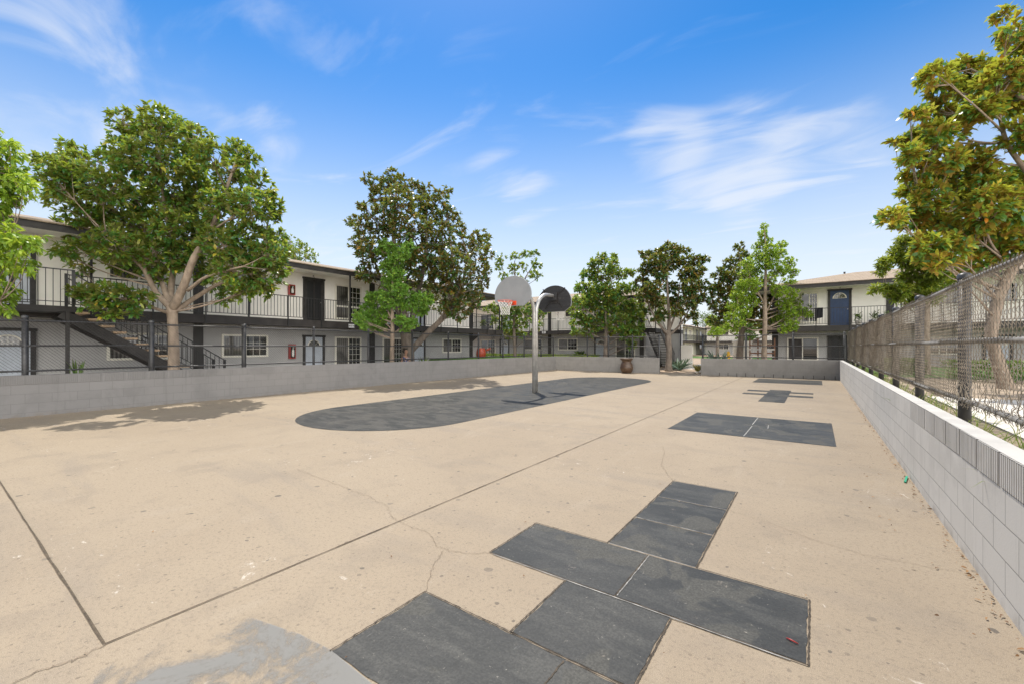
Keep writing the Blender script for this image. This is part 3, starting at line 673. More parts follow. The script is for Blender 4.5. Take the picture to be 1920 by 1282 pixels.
# --- back building
F2 = (Vector((0, 32, 0)), Vector((1, 0, 0)), Vector((0, -1, 0)))
b2 = building('apartment_building', 'two-storey apartment block behind the far block wall and basketball hoops, half hidden by trees', F2, -29, -10.45, 9, .1, 2.82, 5.1, (-29, -9.3), 1.2,
    [('w', -26.5, -24.7, .6, 2.2), ('d', -24.2, -23.1, .05, 2.14, 'blue'), ('w', -21.5, -19.55, 1.22, 2.2), ('w', -17.95, -16.1, 1.22, 2.2), ('d', -14.6, -13.4, .05, 2.14, 'blue'), ('w', -12.8, -11.25, .62, 2.16)],
    [('w', -26.5, -24.9, 3.1, 4.6), ('d', -24.0, -22.9, 2.83, 4.8, 'blue'), ('w', -21.5, -19.6, 3.95, 4.85), ('w', -17.3, -15.4, 3.95, 4.85), ('d', -14.6, -13.5, 2.83, 4.8, 'blue'), ('w', -12.8, -11.25, 3.0, 4.75)],
    [-18.95, -10.9, -22.6], [-26, -21.6, -17.25, -12.9, -9.33], [-24.5, -23, -20, -18.6, -15.8, -14.3, -11.4, -10.3], roof_hip=(0, 3), ends=(0, 1), rise=1.2)
F2b = (Vector((0, 34.2, 0)), Vector((1, 0, 0)), Vector((0, -1, 0)))
m = MB(F2b); m.box(-10.445, -1.0, 0, -8.55, 0, 2.5).build('breezeway_wall', m_grey, b2)
m = MB(F2b); m.box(-10.445, -1.0, 2.8, -8.55, 0, 5.1).build('breezeway_upper_wall', m_white, b2)
m = MB(F2b); m.box(-10.445, -1.03, 2.5, -8.52, .03, 2.8).build('breezeway_band', m_black, b2)
m = MB(F2b); m.tube([(-8.46, .06, 0), (-8.46, .06, 5.1)], .05, 8).build('downspout', m_gutter, b2)
m = MB()
for k in range(14): m.box(-9.72, 30.2+k*.255, 2.62-k*.19, -8.82, 30.46+k*.255, 2.66-k*.19)
m.build('stair_tread', m_black, b2)
m = MB(); m.bar((-9.76, 30.1, 2.66), (-9.76, 33.7, -.02), .05, .24); m.bar((-8.78, 30.1, 2.66), (-8.78, 33.7, -.02), .05, .24); m.build('stair_stringer', m_black, b2)
m = MB()
for xx in (-9.76, -8.78):
    m.bar((xx, 30.1, 3.7), (xx, 33.7, .95), .03, .03)
    for k in range(24): y = 30.15+k*.15; zt = 3.7-(y-30.1)*.764; m.box(xx-.008, y-.008, zt-.95, xx+.008, y+.008, zt)
m.build('stair_railing', m_iron, b2)
# --- right building (blue door)
F3 = (Vector((0, 30.6, 0)), Vector((1, 0, 0)), Vector((0, -1, 0)))
b3 = building('apartment_building', 'two-storey apartment block on the right with a brown shingle roof and navy door marked 2', F3, -2.2, 30, 10, 0, 2.66, 4.86, (-2.5, 30), .9,
    [('w', -1.42, .12, .7, 2.05, False, False, True), ('d', .55, 1.65, .0, 2.05, 'black'), ('w', 4.3, 6.0, 1.1, 2.02), ('w', 8.2, 9.9, 1.1, 2.0), ('d', 6.7, 7.7, 0, 2.0, 'blue'), ('w', 12, 13.7, 1.1, 2)],
    [('w', -.75, .12, 2.9, 4.66, True), ('d', .56, 1.63, 2.66, 4.68, 'navy'), ('w', 4.6, 6.1, 3.6, 4.6), ('w', 6.6, 7.9, 3.6, 4.6), ('w', 9.0, 10.6, 3.6, 4.6), ('d', 11.2, 12.2, 2.66, 4.6, 'blue')],
    [-2.2, 3.1, 8.3], [-2.4, 3.55, 8.0, 12.4], [.0, 1.5, 5.0, 6.5, 9.5, 11], roof_hip=(5.2, 5.2), ends=(1, 1), rise=1.25)
text_mesh('2', .2, 'unit_number', m_ink, b3, (1.1, 30.592, 4.80), Vector((1, 0, 0)), Vector((0, -1, 0)))
m = MB(); 
for xx, yy, r_ in ((3.1, 35.4, .06), (3.5, 35.2, .09), (1.5, 34.9, .05)): m.lathe([(r_, -.3), (r_, .14), (r_*1.3, .15), (r_*1.3, .19), (.001, .2)], (xx, yy, 6.12), 10)
m.build('roof_vent', m_gutter, b3)
# --- distant buildings seen through the gap
F4 = (Vector((-19.3, 0, 0)), Vector((0, 1, 0)), Vector((1, 0, 0)))
building('apartment_building', 'far cream apartment block with dark balcony, seen through the gap in the court wall', F4, 60, 130, 10, 0, 2.6, 4.95, (60, 130), 0,
    [('w', y, y+1.8, 1.0, 2.0) for y in range(66, 128, 9)], [('d', y, y+1.1, 2.6, 4.6, 'blue') for y in range(63, 126, 9)] + [('w', y, y+1.8, 3.6, 4.6) for y in range(66, 128, 9)],
    [70, 80, 90, 100], list(range(62, 130, 5)), [], dark_low=m_farwall, upmat=m_farwall)
F5 = (Vector((0, 88, 0)), Vector((1, 0, 0)), Vector((0, -1, 0)))
building('apartment_building', 'distant grey apartment block closing the view behind the yellow bollard and far trees', F5, -17, 22, 10, 0, 2.6, 4.9, (-17, 22), 0,
    [('w', x, x+1.8, 1.0, 2.0) for x in range(-15, 20, 7)], [('w', x, x+1.8, 3.6, 4.6) for x in range(-15, 20, 7)], [-10, 0, 10], list(range(-16, 22, 5)), [])

# things fixed to or standing on the buildings
def ext_box(x, y, z, h, label):
    fr = (Vector((x, y, z)), Vector((0, 1, 0)), Vector((1, 0, 0)))
    r = empty('fire_extinguisher_cabinet', (x, y, z), label, 'fire extinguisher', 'red fire extinguisher cabinets on the left building')
    MB(fr).box(-.14, .003, 0, .14, .14, h).build('cabinet', m_red, r, bevel=.01)
    MB(fr).box(-.10, .141, .05, .10, .146, h-.05).build('window', m_glassd, r)
    m = MB(fr); m.lathe([(.001, .08), (.045, .09), (.05, .12), (.05, h*.55), (.03, h*.62), (.012, h*.66), (.012, h*.74)], (0, .16, 0), 12); m.box(-.02, .15, h*.74, .05, .17, h*.79)
    m.build('extinguisher', m_net, r, smooth=True)
ext_box(-19.19, 9.83, 3.8, .46, 'red fire extinguisher cabinet on the upper wall left of the black door 5')
ext_box(-19.19, 9.85, .98, .64, 'red fire extinguisher cabinet on the grey lower wall, behind the chain-link fence')
fs_ = (Vector((-17.855, 12.0, 2.47)), Vector((0, 1, 0)), Vector((1, 0, 0)))
r = empty('address_sign', (-17.855, 12.0, 2.47), 'small white sign reading 810 N on the black balcony edge of the left building', 'sign')
MB(fs_).box(-.15, 0, -.085, .15, .012, .085).build('plate', m_sign, r)
text_mesh('810 N', .115, 'lettering', m_ink, r, (-17.838, 12.0, 2.47), Vector((0, 1, 0)), Vector((1, 0, 0)))
fs_ = (Vector((-18.55, 30.64, 2.68)), Vector((1, 0, 0)), Vector((0, -1, 0)))
r = empty('address_sign', (-18.55, 30.64, 2.68), 'tiny white sign on the balcony edge of the far building right of the pole', 'sign')
MB(fs_).box(-.17, 0, -.085, .17, .012, .085).build('plate', m_sign, r)
text_mesh('810 N', .1, 'lettering', m_ink, r, (-18.55, 30.622, 2.68), Vector((1, 0, 0)), Vector((0, -1, 0)))
# towel on the balcony rail of the right building
m = MB(); vs = []; nx_, nz_ = 12, 8
for i in range(nz_+1):
    for k in range(nx_+1):
        vs.append((-.06 + .38*k/nx_ + .02*i/nz_*math.sin(k), 29.31 - .012*math.sin(k*1.2+i*.4) - .012, 3.66 - .62*i/nz_*(1 - .12*k/nx_)))
m.add(vs, [(i*(nx_+1)+k, i*(nx_+1)+k+1, (i+1)*(nx_+1)+k+1, (i+1)*(nx_+1)+k) for i in range(nz_) for k in range(nx_)])
o = m.build('towel', m_cloth, recalc=False); so_ = o.modifiers.new('s', 'SOLIDIFY'); so_.thickness = .012; tag(o, 'black towel hanging over the balcony railing left of the navy door', 'towel')

# ------------------------------------------------------------------ leaves
def leaf_mesh(name, mat, parent, P, D, Lg, Wd, rnd, droop=.25, loc=None):
    """P base points, D directions (n,3), Lg lengths, Wd widths -> one mesh of six-vertex leaves"""
    n = len(P); D = D/np.linalg.norm(D, axis=1, keepdims=True)
    up = np.random.normal(0, .45, (n, 3)) + np.array([0, 0, 1.0]); S = np.cross(D, up); S /= np.linalg.norm(S, axis=1, keepdims=True)+1e-9
    Nn = np.cross(S, D); L_ = Lg[:, None]; W_ = Wd[:, None]
    V = np.empty((n, 6, 3))
    V[:, 0] = P; V[:, 1] = P + D*L_*.33 - S*W_*.46 + Nn*L_*.05; V[:, 2] = P + D*L_*.33 + S*W_*.46 + Nn*L_*.05
    V[:, 3] = P + D*L_*.72 - S*W_*.42 - Nn*L_*droop*.25; V[:, 4] = P + D*L_*.72 + S*W_*.42 - Nn*L_*droop*.25; V[:, 5] = P + D*L_ - Nn*L_*droop
    o3 = np.array(WL[parent.name]) if parent else np.array(loc or (0, 0, 0))
    V = (V - o3).reshape(-1, 3)
    b = (np.arange(n)*6)[:, None]
    tri1 = b + np.array([[0, 2, 1]]); qd = b + np.array([[1, 2, 4, 3]]); tri2 = b + np.array([[3, 4, 5]])
    me = bpy.data.meshes.new(name); me.vertices.add(6*n); me.vertices.foreach_set('co', V.ravel())
    idx = np.concatenate([tri1, qd, tri2], axis=1).ravel(); tot = np.tile([3, 4, 3], n); st_ = np.concatenate([[0], np.cumsum(tot)[:-1]])
    me.loops.add(len(idx)); me.loops.foreach_set('vertex_index', idx.astype(np.int32)); me.polygons.add(3*n)
    me.polygons.foreach_set('loop_start', st_.astype(np.int32)); me.polygons.foreach_set('loop_total', tot.astype(np.int32)); me.update(calc_edges=True); me.validate()
    at = me.attributes.new('rnd', 'FLOAT', 'POINT'); at.data.foreach_set('value', np.repeat(rnd, 6).astype(np.float32))
    me.polygons.foreach_set('use_smooth', np.ones(3*n, dtype=bool))
    me.materials.append(mat); o = bpy.data.objects.new(name, me); C.objects.link(o)
    if parent: o.parent = parent
    else: o.location = tuple(o3)
    WL[o.name] = Vector(o3); return o
def tree(name, label, base, limbs, lobes, mat, bark, nros, leaf=(.19, .075), per=8, r0=.12, group=None, spread=.9, inner=.5, twigs=.25, sag=0, droop=.25, parts=True, rseed=1):
    """limbs: lists of world points with radii; lobes: (centre, radius) ellipsoids of leaf rosettes"""
    rs = np.random.RandomState(rseed); rd = random.Random(rseed)
    root = empty(name, base, label, 'tree', group)
    tk = MB()
    allp = []
    for pts, radii in limbs:
        P_ = []; R_ = []
        for i in range(len(pts)-1):
            for k in range(4):
                q = k/4; P_.append(Vector(pts[i]).lerp(Vector(pts[i+1]), q) + Vector((rd.gauss(0, .012), rd.gauss(0, .012), 0))*(1 if i+k else 0)); R_.append(radii[i]*(1-q)+radii[i+1]*q)
        P_.append(Vector(pts[-1])); R_.append(radii[-1]); 
        # round off the polyline
        for _ in range(2): P_ = [P_[0]] + [(P_[i-1]+P_[i]*2+P_[i+1])/4 for i in range(1, len(P_)-1)] + [P_[-1]]
        tk.tube(P_, R_, 10); allp += list(zip(P_, R_))
    vols = np.array([r_**2.2 for c_, r_ in lobes]); cnt = np.maximum(3, (nros*vols/vols.sum()).astype(int))
    PP = []; DD = []
    for (c_, r_), k_ in zip(lobes, cnt):
        c_ = Vector(c_); near = min(allp[len(allp)//8:], key=lambda a: (a[0]-c_).length + 2.5*max(0, a[0].z - (c_.z - .4*math.hypot(a[0].x-c_.x, a[0].y-c_.y))))
        st_ = near[0]; rr_ = min(near[1]*.7, .02+.02*r_*2)
        mid_ = st_.lerp(c_, .5) + Vector((rd.gauss(0, .1), rd.gauss(0, .1), -.12*(c_-st_).length*rd.random()))
        path = [st_.lerp(mid_, q).lerp(mid_.lerp(c_, q), q) for q in [k/6 for k in range(7)]]
        tk.tube(path, [rr_*(1-.72*k/6) for k in range(7)], 6)
        d = rs.normal(0, 1, (k_, 3)); d /= np.linalg.norm(d, axis=1, keepdims=True)
        rad = np.where(rs.rand(k_) < inner, rs.rand(k_)**.6, .82+rs.rand(k_)*.28)
        sq = np.array([1, 1, .86]); p = np.array(c_) + d*rad[:, None]*r_*sq
        p += rs.normal(0, .03, p.shape)
        ax = d*np.array([1, 1, .8]) + np.array([0, 0, .55-sag]) + rs.normal(0, .25, p.shape)
        PP.append(p); DD.append(ax)
        for q in range(int(k_*twigs)):
            e_ = Vector(p[q]); s_ = path[rd.choice((4, 5, 6))]
            tk.tube([s_, s_.lerp(e_, .5)+Vector((0, 0, -.04)), e_], [.011+.004*r_, .008, .004], 4, cap=False)
    P = np.concatenate(PP); A = np.concatenate(DD); A /= np.linalg.norm(A, axis=1, keepdims=True); m_ = len(P)
    # rosette of leaves round each tip
    cl_r = np.where(rs.rand(m_) < .3, rs.uniform(.55, 1.0, m_), rs.uniform(0, .5, m_))
    P3 = np.repeat(P, per, 0); A3 = np.repeat(A, per, 0)
    rv = rs.normal(0, 1, P3.shape); rv -= A3*(rv*A3).sum(1, keepdims=True); rv /= np.linalg.norm(rv, axis=1, keepdims=True)
    th = rs.uniform(.25, 1.0, len(P3))*spread*1.45
    D = A3*np.cos(th)[:, None] + rv*np.sin(th)[:, None] + np.array([0, 0, -sag*.6])
    lg = leaf[0]*rs.uniform(.65, 1.15, len(P3)); wd = leaf[1]*rs.uniform(.75, 1.15, len(P3))
    P3 = P3 - A3*rs.uniform(0, .5, len(P3))[:, None]*leaf[0]
    rn = np.clip(np.repeat(cl_r, per)*.62 + rs.rand(len(P3))*.34 + (rs.rand(len(P3)) < .05)*.5, 0, 1)
    np.random.seed(rseed)
    tk.build('trunk', bark, root, smooth=True, recalc=False)
    leaf_mesh('crown', mat, root, P3, D, lg, wd, rn, droop)
    return root
def lb(Y, items, depth=.9, seed=0, k=.94):
    rd = random.Random(seed); out = []
    for px, py, r_ in items:
        dy = rd.uniform(-1, 1)*depth; out.append((W(px, py, Y+dy), r_*Y/800*k))
    return out

# --- the large green magnolia on the left
Y1 = 12.65; b_ = W(325, 700, Y1); b_.z = 0
f_ = lambda px, py, dy=0: W(px, py, Y1+dy)
tree('magnolia_tree', 'large green magnolia with smooth pale forked trunk left, in front of the stair', b_,
     [([b_, f_(326, 690), f_(325, 620), f_(322, 575)], [.19, .15, .13, .14]),
      ([f_(323, 580), f_(290, 548, -.1), f_(272, 505, -.3), f_(245, 480, -.5), f_(200, 440, -.6)], [.10, .075, .065, .055, .03]),
      ([f_(322, 580), f_(305, 535, .2), f_(292, 505, .4), f_(280, 440, .6), f_(260, 380, .6)], [.10, .07, .06, .045, .03]),
      ([f_(323, 582), f_(318, 545, .3), f_(330, 480, .5), f_(305, 380, .3), f_(300, 270, .2)], [.10, .09, .06, .045, .03]),
      ([f_(322, 582), f_(345, 535, -.2), f_(365, 480, -.3), f_(392, 440, -.3), f_(420, 370, 0), f_(440, 310, .1)], [.12, .105, .09, .07, .05, .03]),
      ([f_(326, 585), f_(360, 563, .3), f_(395, 540, .5), f_(440, 520, .7), f_(480, 500, .6)], [.085, .07, .055, .045, .03]),
      ([f_(352, 545, -.2), f_(380, 522, -.5), f_(420, 508, -.7), f_(455, 500, -.8)], [.05, .04, .03, .02]),
      ([f_(320, 588), f_(280, 575, -.6), f_(240, 560, -1.1), f_(200, 560, -1.4)], [.05, .04, .03, .02])],
     lb(Y1, [(300, 232, 36), (268, 245, 26), (228, 225, 22), (240, 262, 30), (335, 240, 26), (368, 262, 28), (392, 290, 26), (350, 300, 40), (300, 300, 44), (250, 300, 40), (445, 285, 26), (470, 300, 22), (440, 330, 38), (488, 350, 26), (513, 384, 24), (470, 385, 34), (505, 400, 20),
              (125, 275, 18), (140, 300, 22), (88, 305, 24), (70, 300, 12), (105, 335, 32), (180, 290, 18), (215, 300, 20), (150, 335, 34), (195, 350, 40), (110, 370, 26), (155, 390, 42), (210, 400, 46), (265, 370, 48), (320, 370, 46), (380, 350, 42), (420, 390, 42), (270, 430, 50), (330, 430, 46), (385, 440, 40),
              (170, 440, 40), (215, 460, 40), (135, 470, 22), (112, 474, 14), (240, 490, 36), (295, 485, 40), (350, 485, 34), (420, 460, 42), (470, 450, 40), (505, 470, 34), (440, 505, 40), (490, 515, 38), (520, 505, 20), (400, 520, 30), (455, 545, 28), (425, 560, 20), (500, 545, 18), (365, 400, 40), (300, 520, 18), (130, 320, 26), (520, 440, 20), (525, 480, 18), (100, 420, 14), (150, 500, 18)], 1.05, 3, .91)
     + lb(Y1-1.2, [(175, 555, 24), (205, 550, 26), (235, 560, 26), (160, 562, 18), (200, 580, 24), (235, 585, 20), (262, 560, 20), (145, 545, 14)], .3, 4),
     lf_mag, m_bark, 4500, (.18, .074), 8, rseed=11, inner=.30)
# --- dark magnolia in the middle
Y2 = 20.3; b_ = W(765, 690, Y2); b_.z = 0; f_ = lambda px, py, dy=0: W(px, py, Y2+dy)
tree('magnolia_tree', 'tall dark bronze magnolia with thick many-limbed trunk behind the lime tree', b_,
     [([b_, f_(765, 680), f_(763, 640), f_(757, 600)], [.36, .33, .28, .22]),
      ([f_(762, 620), f_(752, 560), f_(745, 500, .4), f_(735, 420, .3), f_(745, 350)], [.2, .16, .12, .08, .04]),
      ([f_(768, 660), f_(800, 625), f_(838, 590, -.2), f_(865, 540, -.3), f_(880, 480)], [.16, .14, .11, .07, .04]),
      ([f_(800, 628), f_(825, 600, .4), f_(845, 570, .6), f_(850, 500, .6), f_(840, 420, .5)], [.11, .1, .08, .06, .03]),
      ([f_(765, 630), f_(782, 560, .5), f_(800, 480, .5), f_(800, 380, .4)], [.15, .12, .09, .04]),
      ([f_(755, 600), f_(720, 540, -.3), f_(695, 470, -.3)], [.1, .07, .03])],
     lb(Y2, [(735, 335, 22), (700, 345, 18), (685, 335, 12), (760, 350, 24), (715, 370, 28), (790, 355, 22), (745, 380, 34), (825, 375, 20), (840, 360, 12), (795, 395, 34), (840, 410, 30), (690, 395, 20), (665, 410, 10), (680, 430, 24), (655, 418, 8), (720, 425, 36), (770, 430, 36), (820, 445, 36), (862, 430, 14),
              (870, 465, 32), (900, 450, 24), (910, 475, 18), (672, 460, 22), (700, 475, 34), (750, 480, 38), (800, 490, 40), (850, 500, 40), (895, 505, 26), (915, 505, 12), (690, 510, 22), (735, 525, 30), (785, 530, 36), (835, 545, 38), (875, 545, 34), (905, 530, 16), (680, 520, 14), (860, 580, 26), (838, 580, 20), (885, 575, 18), (800, 570, 20), (770, 575, 12), (900, 560, 14)], 1.5, 5, .86),
     lf_dark, m_bark2, 2700, (.21, .088), 8, rseed=12, inner=.35)
# --- young lime green tree before it
Y3 = 18.4; b_ = W(735, 690, Y3); b_.z = 0; f_ = lambda px, py, dy=0: W(px, py, Y3+dy)
tree('young_tree', 'young bright lime-green tree with slender pale trunk in front of the dark magnolia', b_,
     [([b_, f_(735, 680), f_(736, 620), f_(735, 560), f_(738, 500), f_(745, 470)], [.11, .1, .085, .06, .04, .02]),
      ([f_(736, 600), f_(728, 588), f_(727, 575)], [.04, .035, .025]), ([f_(737, 598), f_(755, 596, .2), f_(772, 585, .3)], [.035, .03, .02]), ([f_(737, 628), f_(750, 614), f_(758, 610)], [.03, .02, .015])],
     lb(Y3, [(722, 458, 12), (715, 470, 12), (735, 465, 14), (765, 462, 12), (755, 475, 14), (778, 468, 8), (740, 490, 16), (725, 500, 15), (745, 515, 16), (733, 530, 18), (750, 545, 18), (715, 555, 16), (698, 560, 16), (730, 565, 20), (760, 570, 16), (780, 560, 16), (800, 560, 14), (790, 580, 16), (690, 585, 18), (675, 600, 12), (705, 595, 20), (720, 590, 16), (695, 612, 14), (750, 600, 12), (770, 605, 14), (668, 590, 8), (715, 615, 10), (760, 615, 10), (682, 612, 8)], .6, 6),
     lf_lime2, m_bark, 2500, (.11, .06), 9, rseed=13, inner=.5, spread=1.2, sag=.25)
# --- light green tree at the left edge
Y0 = 9.6; f_ = lambda px, py, dy=0: W(px, py, Y0+dy); b_ = f_(-90, 700, 0); b_.z = 0
tree('leaning_leafy_tree', 'bright green tree with long drooping leaves at the left edge of the photo', b_,
     [([b_, f_(-92, 650), f_(-85, 520), f_(-80, 400), f_(-70, 300)], [.16, .14, .11, .08, .04]), ([f_(-85, 520), f_(-30, 450), f_(20, 440)], [.05, .04, .02]), ([f_(-84, 560), f_(-30, 560), f_(0, 565)], [.05, .03, .02]), ([f_(-80, 400), f_(-30, 350), f_(20, 340)], [.05, .03, .02])],
     lb(Y0, [(-5, 290, 26), (18, 275, 14), (5, 330, 32), (45, 345, 22), (30, 365, 24), (-20, 360, 40), (-40, 300, 60), (0, 390, 14), (-80, 350, 80), (-30, 440, 44), (10, 440, 30), (40, 455, 26), (65, 450, 16), (20, 490, 34), (45, 505, 14), (-10, 480, 40), (5, 540, 24), (22, 555, 16), (-20, 560, 34), (15, 580, 12), (-60, 500, 60), (-90, 250, 60)], .5, 7),
     lf_lime, m_bark, 1300, (.17, .05), 8, rseed=14, sag=.75, spread=1.0, inner=.5, droop=.35)
# --- tree behind the left roof
Yr = 34; f_ = lambda px, py, dy=0: W(px, py, Yr+dy); b_ = f_(560, 650); b_.z = 0
tree('background_tree', 'bushy bronze-green treetop rising behind the roof of the left building', b_, [([b_, f_(560, 600), f_(555, 520), f_(550, 470)], [.3, .25, .15, .08])],
     lb(Yr, [(520, 445, 16), (545, 455, 18), (530, 470, 22), (565, 465, 16), (580, 478, 14), (560, 485, 20), (510, 470, 20), (590, 490, 8), (540, 500, 30), (500, 440, 14)], 1.2, 8), lf_mag, m_bark2, 700, (.2, .09), 7, rseed=15)
# --- thin magnolia behind the hoops
Y5 = 31.2; f_ = lambda px, py, dy=0: W(px, py, Y5+dy); b_ = f_(966, 690); b_.z = 0
tree('magnolia_tree', 'open young magnolia directly behind the grey backboard', b_,
     [([b_, f_(966, 670), f_(963, 600), f_(966, 540), f_(965, 490)], [.15, .13, .10, .07, .03]), ([f_(964, 560), f_(985, 520), f_(1005, 490)], [.05, .04, .02]), ([f_(964, 570), f_(945, 520), f_(940, 490)], [.05, .03, .02]), ([f_(963, 600), f_(935, 590), f_(915, 590)], [.04, .03, .015])],
     lb(Y5, [(940, 485, 9), (935, 500, 9), (965, 480, 9), (985, 478, 9), (1000, 476, 10), (1005, 495, 11), (1000, 515, 11), (980, 500, 9), (960, 505, 10), (945, 520, 10), (1010, 520, 7), (985, 535, 9), (970, 520, 9), (920, 575, 9), (912, 582, 6), (935, 582, 12), (950, 590, 15), (970, 585, 16), (990, 580, 12), (1010, 590, 12), (1022, 585, 7), (925, 600, 10), (945, 610, 14), (965, 610, 16), (985, 605, 12), (1012, 610, 9), (940, 622, 9), (960, 628, 12), (980, 625, 9), (905, 605, 6), (1000, 625, 7)], .9, 9),
     lf_mag, m_bark2, 620, (.23, .11), 8, rseed=16, inner=.4)
# --- round green magnolia by the urn
Y6 = 29; f_ = lambda px, py, dy=0: W(px, py, Y6+dy); b_ = f_(1135, 690); b_.z = 0
tree('magnolia_tree', 'rounded sunlit green magnolia above the far wall left of the brown urn', b_,
     [([b_, f_(1135, 670), f_(1137, 625), f_(1136, 590), f_(1140, 530)], [.17, .15, .12, .09, .04]), ([f_(1136, 610), f_(1110, 590), f_(1090, 575)], [.06, .04, .02]), ([f_(1136, 610), f_(1165, 585), f_(1190, 570)], [.06, .04, .02])],
     lb(Y6, [(1130, 485, 12), (1150, 482, 9), (1115, 495, 14), (1145, 500, 16), (1100, 515, 15), (1125, 520, 20), (1160, 515, 14), (1180, 510, 10), (1090, 540, 14), (1110, 545, 20), (1140, 545, 20), (1165, 545, 18), (1185, 540, 12), (1085, 565, 14), (1105, 570, 20), (1135, 575, 22), (1165, 575, 20), (1190, 575, 16), (1080, 595, 14), (1073, 608, 8), (1100, 600, 18), (1125, 605, 18), (1160, 605, 20), (1190, 600, 18), (1205, 585, 10), (1080, 622, 10), (1105, 622, 14), (1175, 625, 16), (1195, 625, 12), (1185, 645, 10), (1145, 620, 12), (1070, 578, 6), (1200, 612, 9), (1150, 560, 14)], 1.3, 10),
     lf_mag, m_bark2, 1900, (.23, .11), 8, rseed=17, inner=.4)
# --- bronze magnolia at the gap
Y7 = 26.8; f_ = lambda px, py, dy=0: W(px, py, Y7+dy); b_ = f_(1254, 692); b_.z = 0
tree('magnolia_tree', 'round-headed dark bronze magnolia with vase-shaped fork at the gap in the wall', b_,
     [([b_, f_(1254, 685), f_(1255, 655), f_(1252, 635), f_(1254, 620)], [.26, .19, .17, .19, .16]), ([f_(1252, 630), f_(1235, 605), f_(1222, 585), f_(1212, 560)], [.10, .07, .05, .03]), ([f_(1254, 625), f_(1255, 590), f_(1250, 530), f_(1252, 490)], [.13, .09, .06, .03]),
      ([f_(1256, 628), f_(1275, 610), f_(1288, 590), f_(1300, 560)], [.08, .06, .045, .03]), ([f_(1254, 620), f_(1268, 585, .4), f_(1275, 530, .4)], [.08, .06, .03]), ([f_(1256, 632), f_(1240, 615, -.4), f_(1225, 600, -.6)], [.03, .025, .015])],
     lb(Y7, [(1250, 462, 9), (1240, 475, 14), (1215, 480, 12), (1205, 475, 6), (1265, 472, 14), (1285, 470, 8), (1230, 492, 18), (1260, 492, 18), (1288, 490, 15), (1310, 490, 12), (1322, 485, 7), (1210, 505, 14), (1240, 515, 16), (1290, 515, 18), (1312, 510, 12), (1205, 530, 14), (1225, 540, 16), (1260, 540, 14), (1295, 540, 18), (1318, 535, 12), (1208, 555, 14), (1235, 565, 14), (1265, 565, 16), (1295, 565, 16), (1320, 560, 10), (1215, 580, 10), (1240, 590, 12), (1270, 582, 12), (1302, 590, 10), (1285, 595, 8), (1230, 600, 8), (1308, 605, 6)], 1.2, 12),
     lf_dark, m_bark2, 1500, (.23, .105), 8, rseed=18, inner=.35)
# --- dark magnolia behind the light green one
Y8 = 27.6; f_ = lambda px, py, dy=0: W(px, py, Y8+dy); b_ = f_(1387, 690); b_.z = 0
tree('magnolia_tree', 'dark bronze magnolia partly hidden behind the tall light green tree', b_,
     [([b_, f_(1387, 660), f_(1392, 610), f_(1390, 540), f_(1388, 490)], [.24, .2, .16, .1, .04]), ([f_(1391, 600), f_(1365, 570), f_(1350, 550)], [.08, .06, .03]), ([f_(1392, 605), f_(1420, 570), f_(1440, 540)], [.08, .06, .03])],
     lb(Y8, [(1385, 463, 8), (1390, 480, 13), (1370, 495, 14), (1395, 505, 16), (1350, 515, 14), (1372, 525, 18), (1340, 540, 12), (1355, 550, 18), (1385, 550, 18), (1335, 565, 9), (1345, 580, 14), (1370, 580, 18), (1332, 600, 8), (1350, 602, 12), (1410, 530, 18), (1430, 560, 20), (1450, 590, 20), (1410, 590, 20), (1470, 575, 14), (1480, 600, 14), (1500, 590, 12), (1460, 615, 14), (1430, 612, 14)], 1.2, 13),
     lf_dark, m_bark2, 1300, (.23, .105), 8, rseed=19, inner=.4)
Y9 = 24.6; f_ = lambda px, py, dy=0: W(px, py, Y9+dy); b_ = f_(1432, 690); b_.z = 0
tree('tall_light_green_tree', 'tall pointed light green tree with straight slender trunk behind the far right wall', b_,
     [([b_, f_(1433, 670), f_(1434, 600), f_(1435, 530), f_(1436, 470), f_(1433, 430)], [.17, .15, .12, .08, .045, .02]), ([f_(1433, 600), f_(1405, 600, -.3), f_(1390, 595, -.4)], [.04, .03, .015]), ([f_(1433, 618), f_(1410, 620, .2), f_(1395, 612, .2)], [.04, .03, .015]), ([f_(1434, 590), f_(1450, 560, .2), f_(1462, 530, .2)], [.05, .04, .02]), ([f_(1434, 570), f_(1415, 540, .2), f_(1405, 515, .2)], [.05, .04, .02])],
     lb(Y9, [(1432, 426, 7), (1430, 440, 10), (1436, 455, 13), (1420, 462, 9), (1465, 458, 9), (1445, 470, 14), (1420, 480, 13), (1462, 475, 12), (1400, 495, 11), (1480, 492, 12), (1440, 490, 18), (1415, 505, 16), (1462, 505, 16), (1488, 512, 10), (1395, 515, 11), (1388, 535, 12), (1410, 535, 16), (1440, 525, 16), (1480, 530, 12), (1460, 545, 14), (1380, 555, 12), (1400, 560, 16), (1485, 550, 12), (1375, 575, 13), (1395, 585, 14), (1370, 595, 12), (1385, 605, 12), (1365, 612, 7), (1490, 570, 14), (1470, 570, 14), (1505, 555, 10), (1480, 590, 16), (1500, 585, 14), (1515, 575, 9), (1460, 600, 12), (1485, 610, 12), (1410, 565, 12), (1376, 620, 8), (1516, 590, 7), (1468, 618, 8)], .9, 14),
     lf_lime, m_bark, 3200, (.12, .06), 8, rseed=20, inner=.4, spread=1.1)
